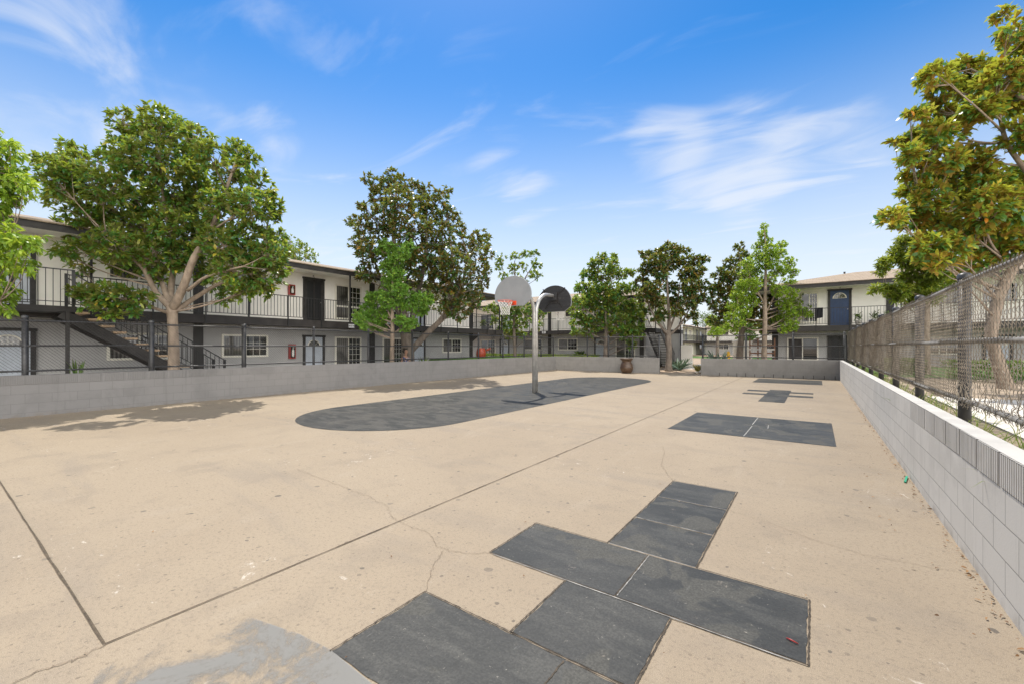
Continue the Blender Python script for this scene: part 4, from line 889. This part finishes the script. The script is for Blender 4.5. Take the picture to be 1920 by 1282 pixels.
# --- the big bronze magnolia at the right edge and the light one behind it
YA = 9.75; f_ = lambda px, py, dy=0: W(px, py, YA+dy); b_ = W(1888, 732, YA); b_.z = .5
tree('magnolia_tree', 'big bronze and gold magnolia filling the upper right corner above the fence', b_,
     [([b_, f_(1884, 720), f_(1868, 670), f_(1855, 630), f_(1870, 560), f_(1900, 500)], [.20, .14, .115, .11, .105, .10]),
      ([f_(1900, 500), f_(1950, 440), f_(1980, 350), f_(1990, 200), f_(2000, 80)], [.10, .09, .08, .06, .03]), ([f_(1975, 370), f_(1925, 325, -.3), f_(1885, 270, -.4), f_(1868, 190, -.4)], [.06, .05, .042, .03]),
      ([f_(1945, 450), f_(1910, 400, .4), f_(1875, 370, .5), f_(1830, 330, .5)], [.05, .045, .04, .03]), ([f_(1900, 500), f_(1850, 450, .3), f_(1780, 400, .3), f_(1720, 370, .3)], [.06, .05, .04, .02]), ([f_(1985, 240), f_(1900, 170, .2), f_(1820, 130, .2)], [.06, .04, .02])],
     lb(YA, [(1880, 28, 16), (1905, 55, 24), (1895, 80, 18), (1925, 90, 26), (1800, 130, 26), (1755, 140, 22), (1730, 152, 16), (1770, 165, 28), (1840, 125, 24), (1820, 165, 34), (1870, 150, 34), (1905, 140, 34), (1890, 190, 38), (1840, 205, 34), (1730, 215, 18), (1710, 212, 12), (1755, 210, 26), (1790, 215, 28), (1725, 255, 24), (1760, 250, 26), (1700, 265, 18), (1680, 262, 10), (1705, 290, 22), (1735, 290, 28), (1790, 250, 18), (1780, 300, 26), (1810, 290, 20), (1850, 300, 22), (1720, 325, 26), (1760, 330, 34), (1810, 335, 32), (1850, 345, 34), (1895, 340, 36), (1705, 360, 22), (1740, 370, 34), (1790, 380, 38), (1845, 390, 40), (1895, 390, 40), (1675, 410, 22), (1660, 405, 10), (1710, 410, 30), (1755, 420, 36), (1810, 430, 36), (1865, 440, 36), (1910, 440, 30), (1740, 460, 26), (1790, 465, 26), (1765, 490, 18), (1830, 490, 22), (1800, 505, 16), (1870, 490, 20), (1900, 470, 24), (1725, 480, 14), (1930, 250, 40), (1960, 150, 50), (1980, 330, 50), (1990, 420, 50), (2040, 250, 60), (1835, 470, 26), (2050, 130, 60)], 1.0, 15, .84),
     lf_bro, m_bark, 3900, (.175, .076), 8, rseed=21, inner=.3)
YB = 14.8; f_ = lambda px, py, dy=0: W(px, py, YB+dy); b_ = f_(1735, 700); b_.z = .5
tree('leafy_tree', 'light yellow-green tree with slender leaves behind the right fence, under the bronze magnolia', b_,
     [([b_, f_(1735, 660), f_(1738, 580), f_(1740, 500), f_(1735, 460)], [.14, .12, .09, .06, .03]), ([f_(1737, 560), f_(1700, 545), f_(1660, 545)], [.045, .03, .015]), ([f_(1738, 530), f_(1700, 500), f_(1680, 480)], [.045, .03, .015])],
     lb(YB, [(1700, 455, 18), (1680, 478, 16), (1662, 495, 14), (1650, 510, 9), (1710, 485, 24), (1740, 470, 26), (1735, 500, 26), (1700, 520, 16), (1760, 500, 24), (1665, 545, 12), (1645, 542, 9), (1690, 545, 16), (1715, 545, 18), (1740, 530, 20), (1770, 530, 22), (1790, 500, 20), (1680, 560, 10), (1705, 565, 12), (1800, 520, 16), (1635, 548, 5), (1750, 555, 14)], .7, 16),
     lf_loq, m_bark, 1700, (.17, .045), 9, rseed=22, inner=.4, spread=1.1)
# --- distant trees through the gap
for i, (px, py, Yd, sc_, lab) in enumerate([(1345, 612, 52, 1.0, 'small light green tree far behind the gap, left of the yellow bollard'), (1400, 622, 58, 1.1, 'distant green tree behind the white enclosure wall'), (1318, 600, 120, 1.3, 'faraway treetop above the far cream building')]):
    f_ = lambda a, b, dy=0: W(a, b, Yd+dy); b_ = f_(px, 650); b_.z = 0
    tree('background_tree', lab, b_, [([b_, f_(px, 640), f_(px, py)], [.22, .18, .06])],
         lb(Yd, [(px+random.uniform(-16, 16), py+random.uniform(-16, 14), 9*sc_) for _ in range(12)], 2, 30+i), lf_lime if i < 1 else lf_mid, m_bark2, 520, (.26, .14), 6, rseed=40+i)

# ------------------------------------------------------------------ low plants
def rosette_plant(name, label, cat, base, n, ln, wd, mat, up=.7, group=None, seed=1):
    rs = np.random.RandomState(seed); P = np.tile(np.array(base, float), (n, 1)) + rs.normal(0, ln*.05, (n, 3))*np.array([1, 1, .2])
    a = rs.uniform(0, 2*math.pi, n); u = rs.uniform(up*.4, up*1.7, n); D = np.stack([np.cos(a), np.sin(a), u], 1)
    np.random.seed(seed)
    o = leaf_mesh(name, mat, None, P, D, ln*rs.uniform(.7, 1.1, n), np.full(n, wd), rs.rand(n), .12, loc=tuple(base)); return tag(o, label, cat, group)
rosette_plant('agave', 'large grey-green agave by the trunk in the gap', 'agave', (-7.15, 28.6, 0), 42, 1.05, .11, lf_agave, 1.0, 'agaves beyond the far wall', 3)
rosette_plant('agave', 'smaller grey-green agave touching the white fence panel', 'agave', (-7.75, 29.6, 0), 36, .85, .10, lf_agave, 1.1, 'agaves beyond the far wall', 4)
rosette_plant('agave', 'spiky pale agave standing up behind the left end of the far right wall and fence', 'agave', (-4.55, 26.6, .1), 46, 1.35, .12, lf_agave, 1.9, 'agaves beyond the far wall', 5)
rosette_plant('shrub', 'small yellow spiky shrub on the dirt in the gap', 'shrub', (-5.65, 26.9, 0), 90, .6, .045, lf_yel, 1.5, None, 6)
rosette_plant('leafy_plant', 'broad-leaved plant against the grey wall of the far building, left of its blue door', 'plant', (-15.5, 31.2, .75), 30, .75, .16, lf_mid, .9, None, 7)
rosette_plant('snake_plant', 'small upright spiky plant behind the left wall below the stair', 'plant', (-16.6, 2.65, .5), 16, .65, .05, lf_mid, 3, None, 8)
rosette_plant('snake_plant', 'low green plant at the foot of the left building right of the seated person', 'plant', (-16.2, 15.0, .5), 20, .55, .05, lf_mid, 2, None, 9)
def bush_mass(name, label, cat, x0, y0, x1, y1, z0, z1, n, leaf, mat, kind=None, seed=1, core=None):
    rs = np.random.RandomState(seed); P = np.stack([rs.uniform(x0, x1, n), rs.uniform(y0, y1, n), rs.uniform(z0, z1, n)], 1)
    f = rs.randint(0, 3, n); P[f == 0, 2] = z1 + rs.normal(0, .02, (f == 0).sum()); m1 = (f == 1); P[m1, 1] = y0 + rs.normal(0, .03, m1.sum())
    D = rs.normal(0, 1, (n, 3)) + np.array([0, -.3, .8]); np.random.seed(seed)
    o = leaf_mesh(name, mat, None, P, D, leaf*rs.uniform(.7, 1.2, n), np.full(n, leaf*.5), rs.rand(n), .2, loc=((x0+x1)/2, (y0+y1)/2, z0)); tag(o, label, cat, kind=kind)
    return o
hd = bush_mass('hedge', 'clipped green hedge seen through the right fence, behind the leaning trunk', 'hedge', 3.0, 16.8, 14, 17.7, .6, 1.08, 16000, .07, lf_mid, seed=2)
hd2 = bush_mass('hedge', 'shorter clipped hedge nearer the far end of the right fence', 'hedge', 1.9, 19.6, 3.0, 20.5, .6, 1.05, 2600, .07, lf_mid, seed=3)
bush_mass('low_hedge', 'low sunlit green hedge behind the left wall, beyond the red clay pot', 'hedge', -24.5, 28.9, -13.0, 29.7, .3, .86, 12000, .09, lf_lime, seed=4)
# raised turf by the left building's end
m = MB(); m.box(-18.6, 17.6, -.02, -14.6, 23.8, .80); o = m.build('raised_turf_bed', m_turf, bevel=.1); o['kind'] = 'structure'
def blades(name, label, xs, n, ln, mat, seed):
    rs = np.random.RandomState(seed); x0, y0, x1, y1, z = xs
    P = np.stack([rs.uniform(x0, x1, n), rs.uniform(y0, y1, n), np.full(n, z)], 1); c_ = np.sin(P[:, 1]*3.1)+np.sin(P[:, 1]*7.7+1)+rs.normal(0, .6, n); P = P[c_ > -.3]; n = len(P)
    D = rs.normal(0, .5, (n, 3)); D[:, 2] = np.abs(D[:, 2])+.7; np.random.seed(seed)
    o = leaf_mesh(name, mat, None, P, D, ln*rs.uniform(.4, 1.3, n), np.full(n, .008), rs.rand(n), .4, loc=((x0+x1)/2, (y0+y1)/2, z)); tag(o, label, 'grass', kind='stuff')
blades('grass', 'dry grass tufts growing behind the right wall at the fence foot', (1.03, 1.0, 1.5, 24, .552), 3800, .30, lf_grass, 5)
blades('lawn_grass', 'green lawn grass on the raised bed near the red clay pot', (-18.5, 17.7, -14.7, 23.7, .80), 6000, .08, lf_lawn, 6)

# dry leaves
rs = np.random.RandomState(9); n = 420
ly = 1.2 + 16*rs.rand(n)**1.4; lx = .872 - np.abs(rs.normal(0, .035, n)) - .012
n2 = 70; lx = np.concatenate([lx, rs.uniform(-6, .7, n2)]); ly = np.concatenate([ly, 1.0+rs.rand(n2)*9]); n3 = 90; lx = np.concatenate([lx, .86-np.abs(rs.normal(0, .35, n3))]); ly = np.concatenate([ly, 1.5+rs.rand(n3)*9]); nn = n+n2+n3
P = np.stack([lx, ly, np.full(nn, .012)], 1); a = rs.uniform(0, 6.28, nn); D = np.stack([np.cos(a), np.sin(a), rs.uniform(0, .25, nn)], 1)
sz = np.concatenate([rs.uniform(.008, .036, n), rs.uniform(.008, .025, n2), rs.uniform(.008, .03, n3)])
np.random.seed(9); o = leaf_mesh('leaf_litter', lf_dry, None, P, D, sz, sz*.42, rs.rand(nn), .3, loc=(.8, 5, 0)); tag(o, 'small dry brown leaves and crumbs scattered over the court and along the right wall', 'leaf litter', kind='stuff')
m = MB(); m.tube([(-.125, 2.60, .009), (-.11, 2.592, .012), (-.09, 2.583, .013), (-.072, 2.582, .009)], [.002, .0045, .004, .002], 6); o = m.build('plastic_scrap', m_red, smooth=True, loc=(-.11, 2.57, 0)); tag(o, 'small red plastic scrap lying on the dark hopscotch square', 'litter')
m = MB(); m.bar((.80, 6.35, .012), (.85, 6.62, .016), .018, .012); o = m.build('drinking_straw', m_greenp, loc=(.82, 6.5, 0)); tag(o, 'short green plastic straw on the court at the foot of the right wall', 'litter')

# ------------------------------------------------------------------ basketball hoops
PX, PY = -7.57, 11.94
hp = empty('basketball_hoop', (PX, PY, 0), 'steel basketball post with two backboards back to back on the dark lane', 'basketball hoop')
for s in (-1, 1):
    pts = [(PX, PY+s*.062, -.02), (PX, PY+s*.062, 2.56)]
    for k in range(1, 13):
        a = k/12*math.pi/2; pts.append((PX, PY + s*(.062 + .72*(1-math.cos(a))), 2.56 + .72*math.sin(a)))
    pts.append((PX, PY+s*1.17, 3.28))
    MB().tube(pts, .0625, 18).build('post_pipe', m_steel, hp, smooth=True)
    MB().box(PX-.16, PY+s*1.17-.01, 3.12, PX+.16, PY+s*1.17+.01, 3.42).build('mounting_plate', m_steel if s < 0 else m_bback, hp)
    yb = PY + s*1.285; zb, zt = 2.73, 3.66; hw = .685; out = []
    # fan shape: straight clipped bottom corners, round top
    out += [(-hw*.62, zb), (hw*.62, zb), (hw*.98, zb+.17), (hw, zb+.34)]
    for k in range(1, 24):
        a = math.pi*k/24; out.append((hw*math.cos(a), zb+.34 + (zt-zb-.34)*math.sin(a)))
    out += [(-hw, zb+.34), (-hw*.98, zb+.17)]
    fr = (Vector((PX, yb, 0)), Vector((1, 0, 0)), Vector((0, s, 0)))
    bd = MB(fr).prism(out, -.03, .012).build('backboard', m_boardf, hp, bevel=.008)
    MB(fr).prism([(a*.985, z if z > zb+.01 else z+.008) for a, z in out], -.034, -.0305).build('board_back', m_bback, bd)
    m = MB(fr)
    for a, b in (((-.1, 3.3), (-.45, 3.55)), ((.1, 3.3), (.45, 3.55)), ((-.1, 3.2), (-.35, 2.85)), ((.1, 3.2), (.35, 2.85))): m.bar((a[0], -.05, a[1]), (b[0], -.05, b[1]), .02, .03)
    m.box(-.16, -.055, 3.02, .16, -.035, 3.42); m.build('bracket', m_black, bd)
    # rim
    rz = 2.86; rc = .012 + .14 + .228
    m = MB(fr); m.tube([(.228*math.cos(k*math.pi/16), rc + .228*math.sin(k*math.pi/16), rz) for k in range(33)], .009, 8, cap=False)
    m.box(-.15, .013, rz-.10, .15, .022, rz+.03); m.bar((-.10, .02, rz-.01), (-.13, rc-.18, rz-.005), .012, .02); m.bar((.10, .02, rz-.01), (.13, rc-.18, rz-.005), .012, .02)
    m.bar((0, .02, rz-.08), (0, rc-.22, rz-.015), .2, .008); rm = m.build('rim', m_rim, hp, smooth=False)
    # net: crossing cords
    m = MB(fr); K = 12; rows = [(.222, 0), (.20, .06), (.175, .14), (.15, .20), (.135, .26), (.128, .31), (.132, .36), (.14, .41)]
    for k in range(K):
        for sg in (1, -1):
            pts = []
            for i, (rr, dz) in enumerate(rows):
                a = 2*math.pi*(k + .5*i*sg*(1 if i > 1 else .25))/K
                pts.append((rr*math.cos(a), rc + rr*math.sin(a), rz - dz - .005))
            m.tube(pts, .0042, 4, cap=False)
    m.build('net', m_net, rm, recalc=False)

# ------------------------------------------------------------------ pots, person, small furniture
pr = [(.001, .0), (.24, .0), (.27, .03), (.33, .15), (.365, .28), (.372, .37), (.355, .385), (.35, .40), (.33, .50), (.28, .60), (.255, .63), (.262, .645), (.255, .66), (.27, .70), (.33, .78), (.37, .81), (.375, .84), (.35, .855), (.31, .84), (.25, .70), (.001, .68)]
m = MB(); m.lathe(pr, (-8.85, 23.75, 0), 32); o = m.build('urn', m_urn, smooth=True, loc=(-8.85, 23.75, 0)); tag(o, 'large brown glazed clay urn standing in front of the far block wall', 'urn')
r = empty('clay_pot', (-17.3, 20.9, .8), 'red glazed clay pot with a handle on the grass by the left building corner', 'pot')
m = MB(); m.lathe([(.001, 0), (.2, 0), (.29, .12), (.32, .28), (.30, .42), (.25, .55), (.26, .60), (.24, .62), (.20, .58), (.001, .5)], (-17.3, 20.9, .8), 24).build('pot_body', m_terra, r, smooth=True)
m = MB(); m.tube([(-17.02, 21.05, 1.28), (-16.9, 21.15, 1.33), (-16.82, 21.2, 1.40), (-16.8, 21.22, 1.42)], [.07, .055, .05, .055], 10).build('spout', m_terra, r, smooth=True)
# potted plants on the blue door balcony
for i, (x, hgt, pm, lab, rn) in enumerate(((1.85, .34, m_pot, 'white pot with a small plant just right of the navy door', 8), (2.55, .42, m_potd, 'dark pot with a bushy plant on the balcony, second right of the navy door', 14), (3.05, .36, m_potd, 'dark pot with leafy plant on the balcony nearest the fence top', 12))):
    r = empty('potted_plant', (x, 29.65, 2.66), lab, 'potted plant', 'potted plants on the right balcony')
    MB().lathe([(.001, 0), (.10, 0), (.14, .22), (.15, .23), (.13, .25), (.001, .22)], (x, 29.65, 2.67), 16).build('pot', pm, r, smooth=True)
    rs = np.random.RandomState(i+60); k_ = 90; P = np.array([x, 29.65, 2.9]) + rs.normal(0, .07, (k_, 3))*np.array([1, 1, 1.6]) + np.array([0, 0, hgt*.6]); D = rs.normal(0, 1, (k_, 3))+np.array([0, 0, .5])
    leaf_mesh('foliage', lf_mid, r, P, D, np.full(k_, .13), np.full(k_, .05), rs.rand(k_))
    MB().tube([(x, 29.65, 2.85), (x+.01, 29.65, 2.9+hgt*.6)], [.012, .008], 6).build('stem', m_bark2, r)
# white fence panel, enclosure, bollard, slat fence
m = MB(); m.box(-8.15, 33.0, 0, -7.35, 33.08, 1.62)
for k in range(9): m.box(-8.14+k*.09, 32.985, .03, -8.085+k*.09, 33.0, 1.6)
o = m.build('fence_panel', m_white, loc=(-7.8, 33, 0)); tag(o, 'white grooved fence panel beside the downspout of the far building', 'fence panel')
m = MB(); m.box(-4.45, 31.2, 0, -3.4, 31.75, 1.80).box(-4.5, 31.15, 1.80, -3.35, 31.8, 1.87); o = m.build('enclosure_wall', m_white, bevel=.02, loc=(-3.9, 31.5, 0)); tag(o, 'white block enclosure behind the dark magnolia trunk', 'enclosure')
m = MB(); m.lathe([(.001, 0), (.10, 0), (.10, 1.1), (.085, 1.18), (.05, 1.22), (.001, 1.24)], (-4.42, 29.3, 0), 16); m.lathe([(.108, .25), (.112, .26), (.112, .30), (.108, .31)], (-4.42, 29.3, 0), 16)
o = m.build('bollard', m_yellow, smooth=True, loc=(-4.42, 29.3, 0)); tag(o, 'yellow round-topped bollard beside the white enclosure', 'bollard')
r = empty('slat_fence', (-2.9, 29.0, 0), 'red-brown timber slat fence behind the straight slender trunk', 'fence')
for k in range(4):
    x = -3.25 + k*.42; MB().box(x, 28.96, 0, x+.07, 29.04, 2.0).build('post', m_woodr, r)
for k in range(5):
    MB().box(-3.24, 28.925, .65+k*.22, -1.95, 28.955, .73+k*.22).build('slat', m_pot if k % 2 else m_woodr, r)
for i, (x, y, s_) in enumerate(((-5.3, 26.0, .16), (-5.55, 25.9, .10), (-5.2, 27.2, .13))):
    m = MB(); rs = random.Random(i); n_ = 10
    bmv = bmesh.new(); bmesh.ops.create_icosphere(bmv, subdivisions=2, radius=s_)
    vs = [(x+v.co.x*(1+rs.uniform(-.15, .2)), y+v.co.y*(1+rs.uniform(-.15, .2)), s_*.5+v.co.z*.7*(1+rs.uniform(-.1, .15))) for v in bmv.verts]; fs = [tuple(v.index for v in f.verts) for f in bmv.faces]; bmv.free()
    m.add(vs, fs); o = m.build('rock', m_stone, loc=(x, y, 0)); tag(o, ['largest pale rock at the end of the far right wall', 'smallest pale rock on the dirt in the gap', 'pale rock beside the yellow shrub'][i], 'rock', 'pale rocks in the gap')

# seated person behind the fence
bx, by = -15.4, 13.15
r = empty('bench', (bx, by, 0), 'low timber bench under the seated person by the dark magnolia', 'bench')
MB().box(bx-.22, by-.55, .40, bx+.22, by+.55, .45).build('seat', m_woodr, r, bevel=.01)
for sx in (-.17, .17):
    for sy in (-.45, .45): MB().box(bx+sx-.03, by+sy-.03, 0, bx+sx+.03, by+sy+.03, .40).build('leg', m_woodr, r)
pe = empty('person', (bx, by, .0), 'person in dark patterned top sitting against the thick trunk behind the fence', 'person')
def skin(name, joints, edges, mat, parent, sub=2):
    me = bpy.data.meshes.new(name); me.from_pydata([(p[0]-WL[parent.name].x, p[1]-WL[parent.name].y, p[2]-WL[parent.name].z) for p, r_ in joints], edges, [])
    o = bpy.data.objects.new(name, me); C.objects.link(o); o.parent = parent
    o.modifiers.new('skin', 'SKIN'); sd = o.modifiers.new('sub', 'SUBSURF'); sd.levels = sub; sd.render_levels = sub
    for i, (p, r_) in enumerate(joints):
        me.skin_vertices[0].data[i].radius = r_ if isinstance(r_, tuple) else (r_, r_)
    me.skin_vertices[0].data[0].use_root = True; o.modifiers['skin'].use_smooth_shade = True
    me.materials.append(mat); WL[o.name] = WL[parent.name]; return o
q = lambda x, y, z: (bx+x, by+y, z)      # faces the court (+x), hands in the lap
J = [(q(0, 0, .53), (.13, .15)), (q(-.01, 0, .72), (.10, .14)), (q(0, 0, .90), (.10, .16)), (q(.01, 0, 1.02), (.07, .12)), (q(.02, 0, 1.09), .05), (q(.035, 0, 1.16), .05), (q(.05, 0, 1.24), (.085, .075)), (q(.045, 0, 1.32), (.085, .078)), (q(.04, 0, 1.38), (.055, .055)),
     (q(.0, .18, .99), .055), (q(.03, .23, .80), .043), (q(.20, .14, .66), .034), (q(.27, .09, .62), .028), (q(.0, -.18, .99), .055), (q(.03, -.23, .80), .043), (q(.20, -.14, .66), .034), (q(.27, -.09, .62), .028),
     (q(.05, .10, .52), .09), (q(.42, .13, .52), .068), (q(.40, .13, .28), .05), (q(.38, .13, .08), .038), (q(.50, .14, .04), .035), (q(.05, -.10, .52), .09), (q(.42, -.13, .52), .068), (q(.40, -.13, .28), .05), (q(.38, -.13, .08), .038), (q(.50, -.14, .04), .035)]
E_ = [(0, 1), (1, 2), (2, 3), (3, 4), (4, 5), (5, 6), (6, 7), (7, 8), (3, 9), (9, 10), (10, 11), (11, 12), (3, 13), (13, 14), (14, 15), (15, 16), (0, 17), (17, 18), (18, 19), (19, 20), (20, 21), (0, 22), (22, 23), (23, 24), (24, 25), (25, 26)]
# fingers rooted in each palm, and a nose
for w_, sy in ((12, 1), (16, -1)):
    for f in range(5):
        b = len(J); off = (f-2)*.016; l_ = (.05, .075, .08, .075, .06)[f]
        J.append((q(.30, sy*(.09-.0)+off, .61), .010)); J.append((q(.30+l_*.6, sy*.09+off*1.2, .605), .009)); J.append((q(.30+l_, sy*.09+off*1.2, .59), .007))
        E_ += [(w_, b), (b, b+1), (b+1, b+2)]
b = len(J); J.append((q(.145, 0, 1.27), (.012, .012))); E_.append((6, b))
skin('body', J, E_, m_skin, pe)
JT = [(q(-.005, 0, .56), (.15, .17)), (q(-.015, 0, .73), (.125, .165)), (q(0, 0, .90), (.122, .18)), (q(.005, 0, 1.0), (.10, .15)), (q(.015, 0, 1.06), (.062, .07)), (q(.0, .19, .99), .072), (q(.02, .22, .86), .066), (q(.0, -.19, .99), .072), (q(.02, -.22, .86), .066)]
skin('shirt', JT, [(0, 1), (1, 2), (2, 3), (3, 4), (3, 5), (5, 6), (3, 7), (7, 8)], m_shirt, pe)
JP = [(q(.0, 0, .52), (.15, .16)), (q(.08, .11, .52), .105), (q(.43, .13, .52), .082), (q(.40, .13, .26), .066), (q(.39, .13, .11), .06), (q(.08, -.11, .52), .105), (q(.43, -.13, .52), .082), (q(.40, -.13, .26), .066), (q(.39, -.13, .11), .06)]
skin('trousers', JP, [(0, 1), (1, 2), (2, 3), (3, 4), (0, 5), (5, 6), (6, 7), (7, 8)], m_cloth, pe)
JH = [(q(.005, 0, 1.34), (.098, .092)), (q(.0, 0, 1.40), (.075, .08)), (q(-.045, 0, 1.26), (.07, .085)), (q(-.05, 0, 1.17), (.05, .07))]
skin('hair', JH, [(0, 1), (0, 2), (2, 3)], m_hair, pe)
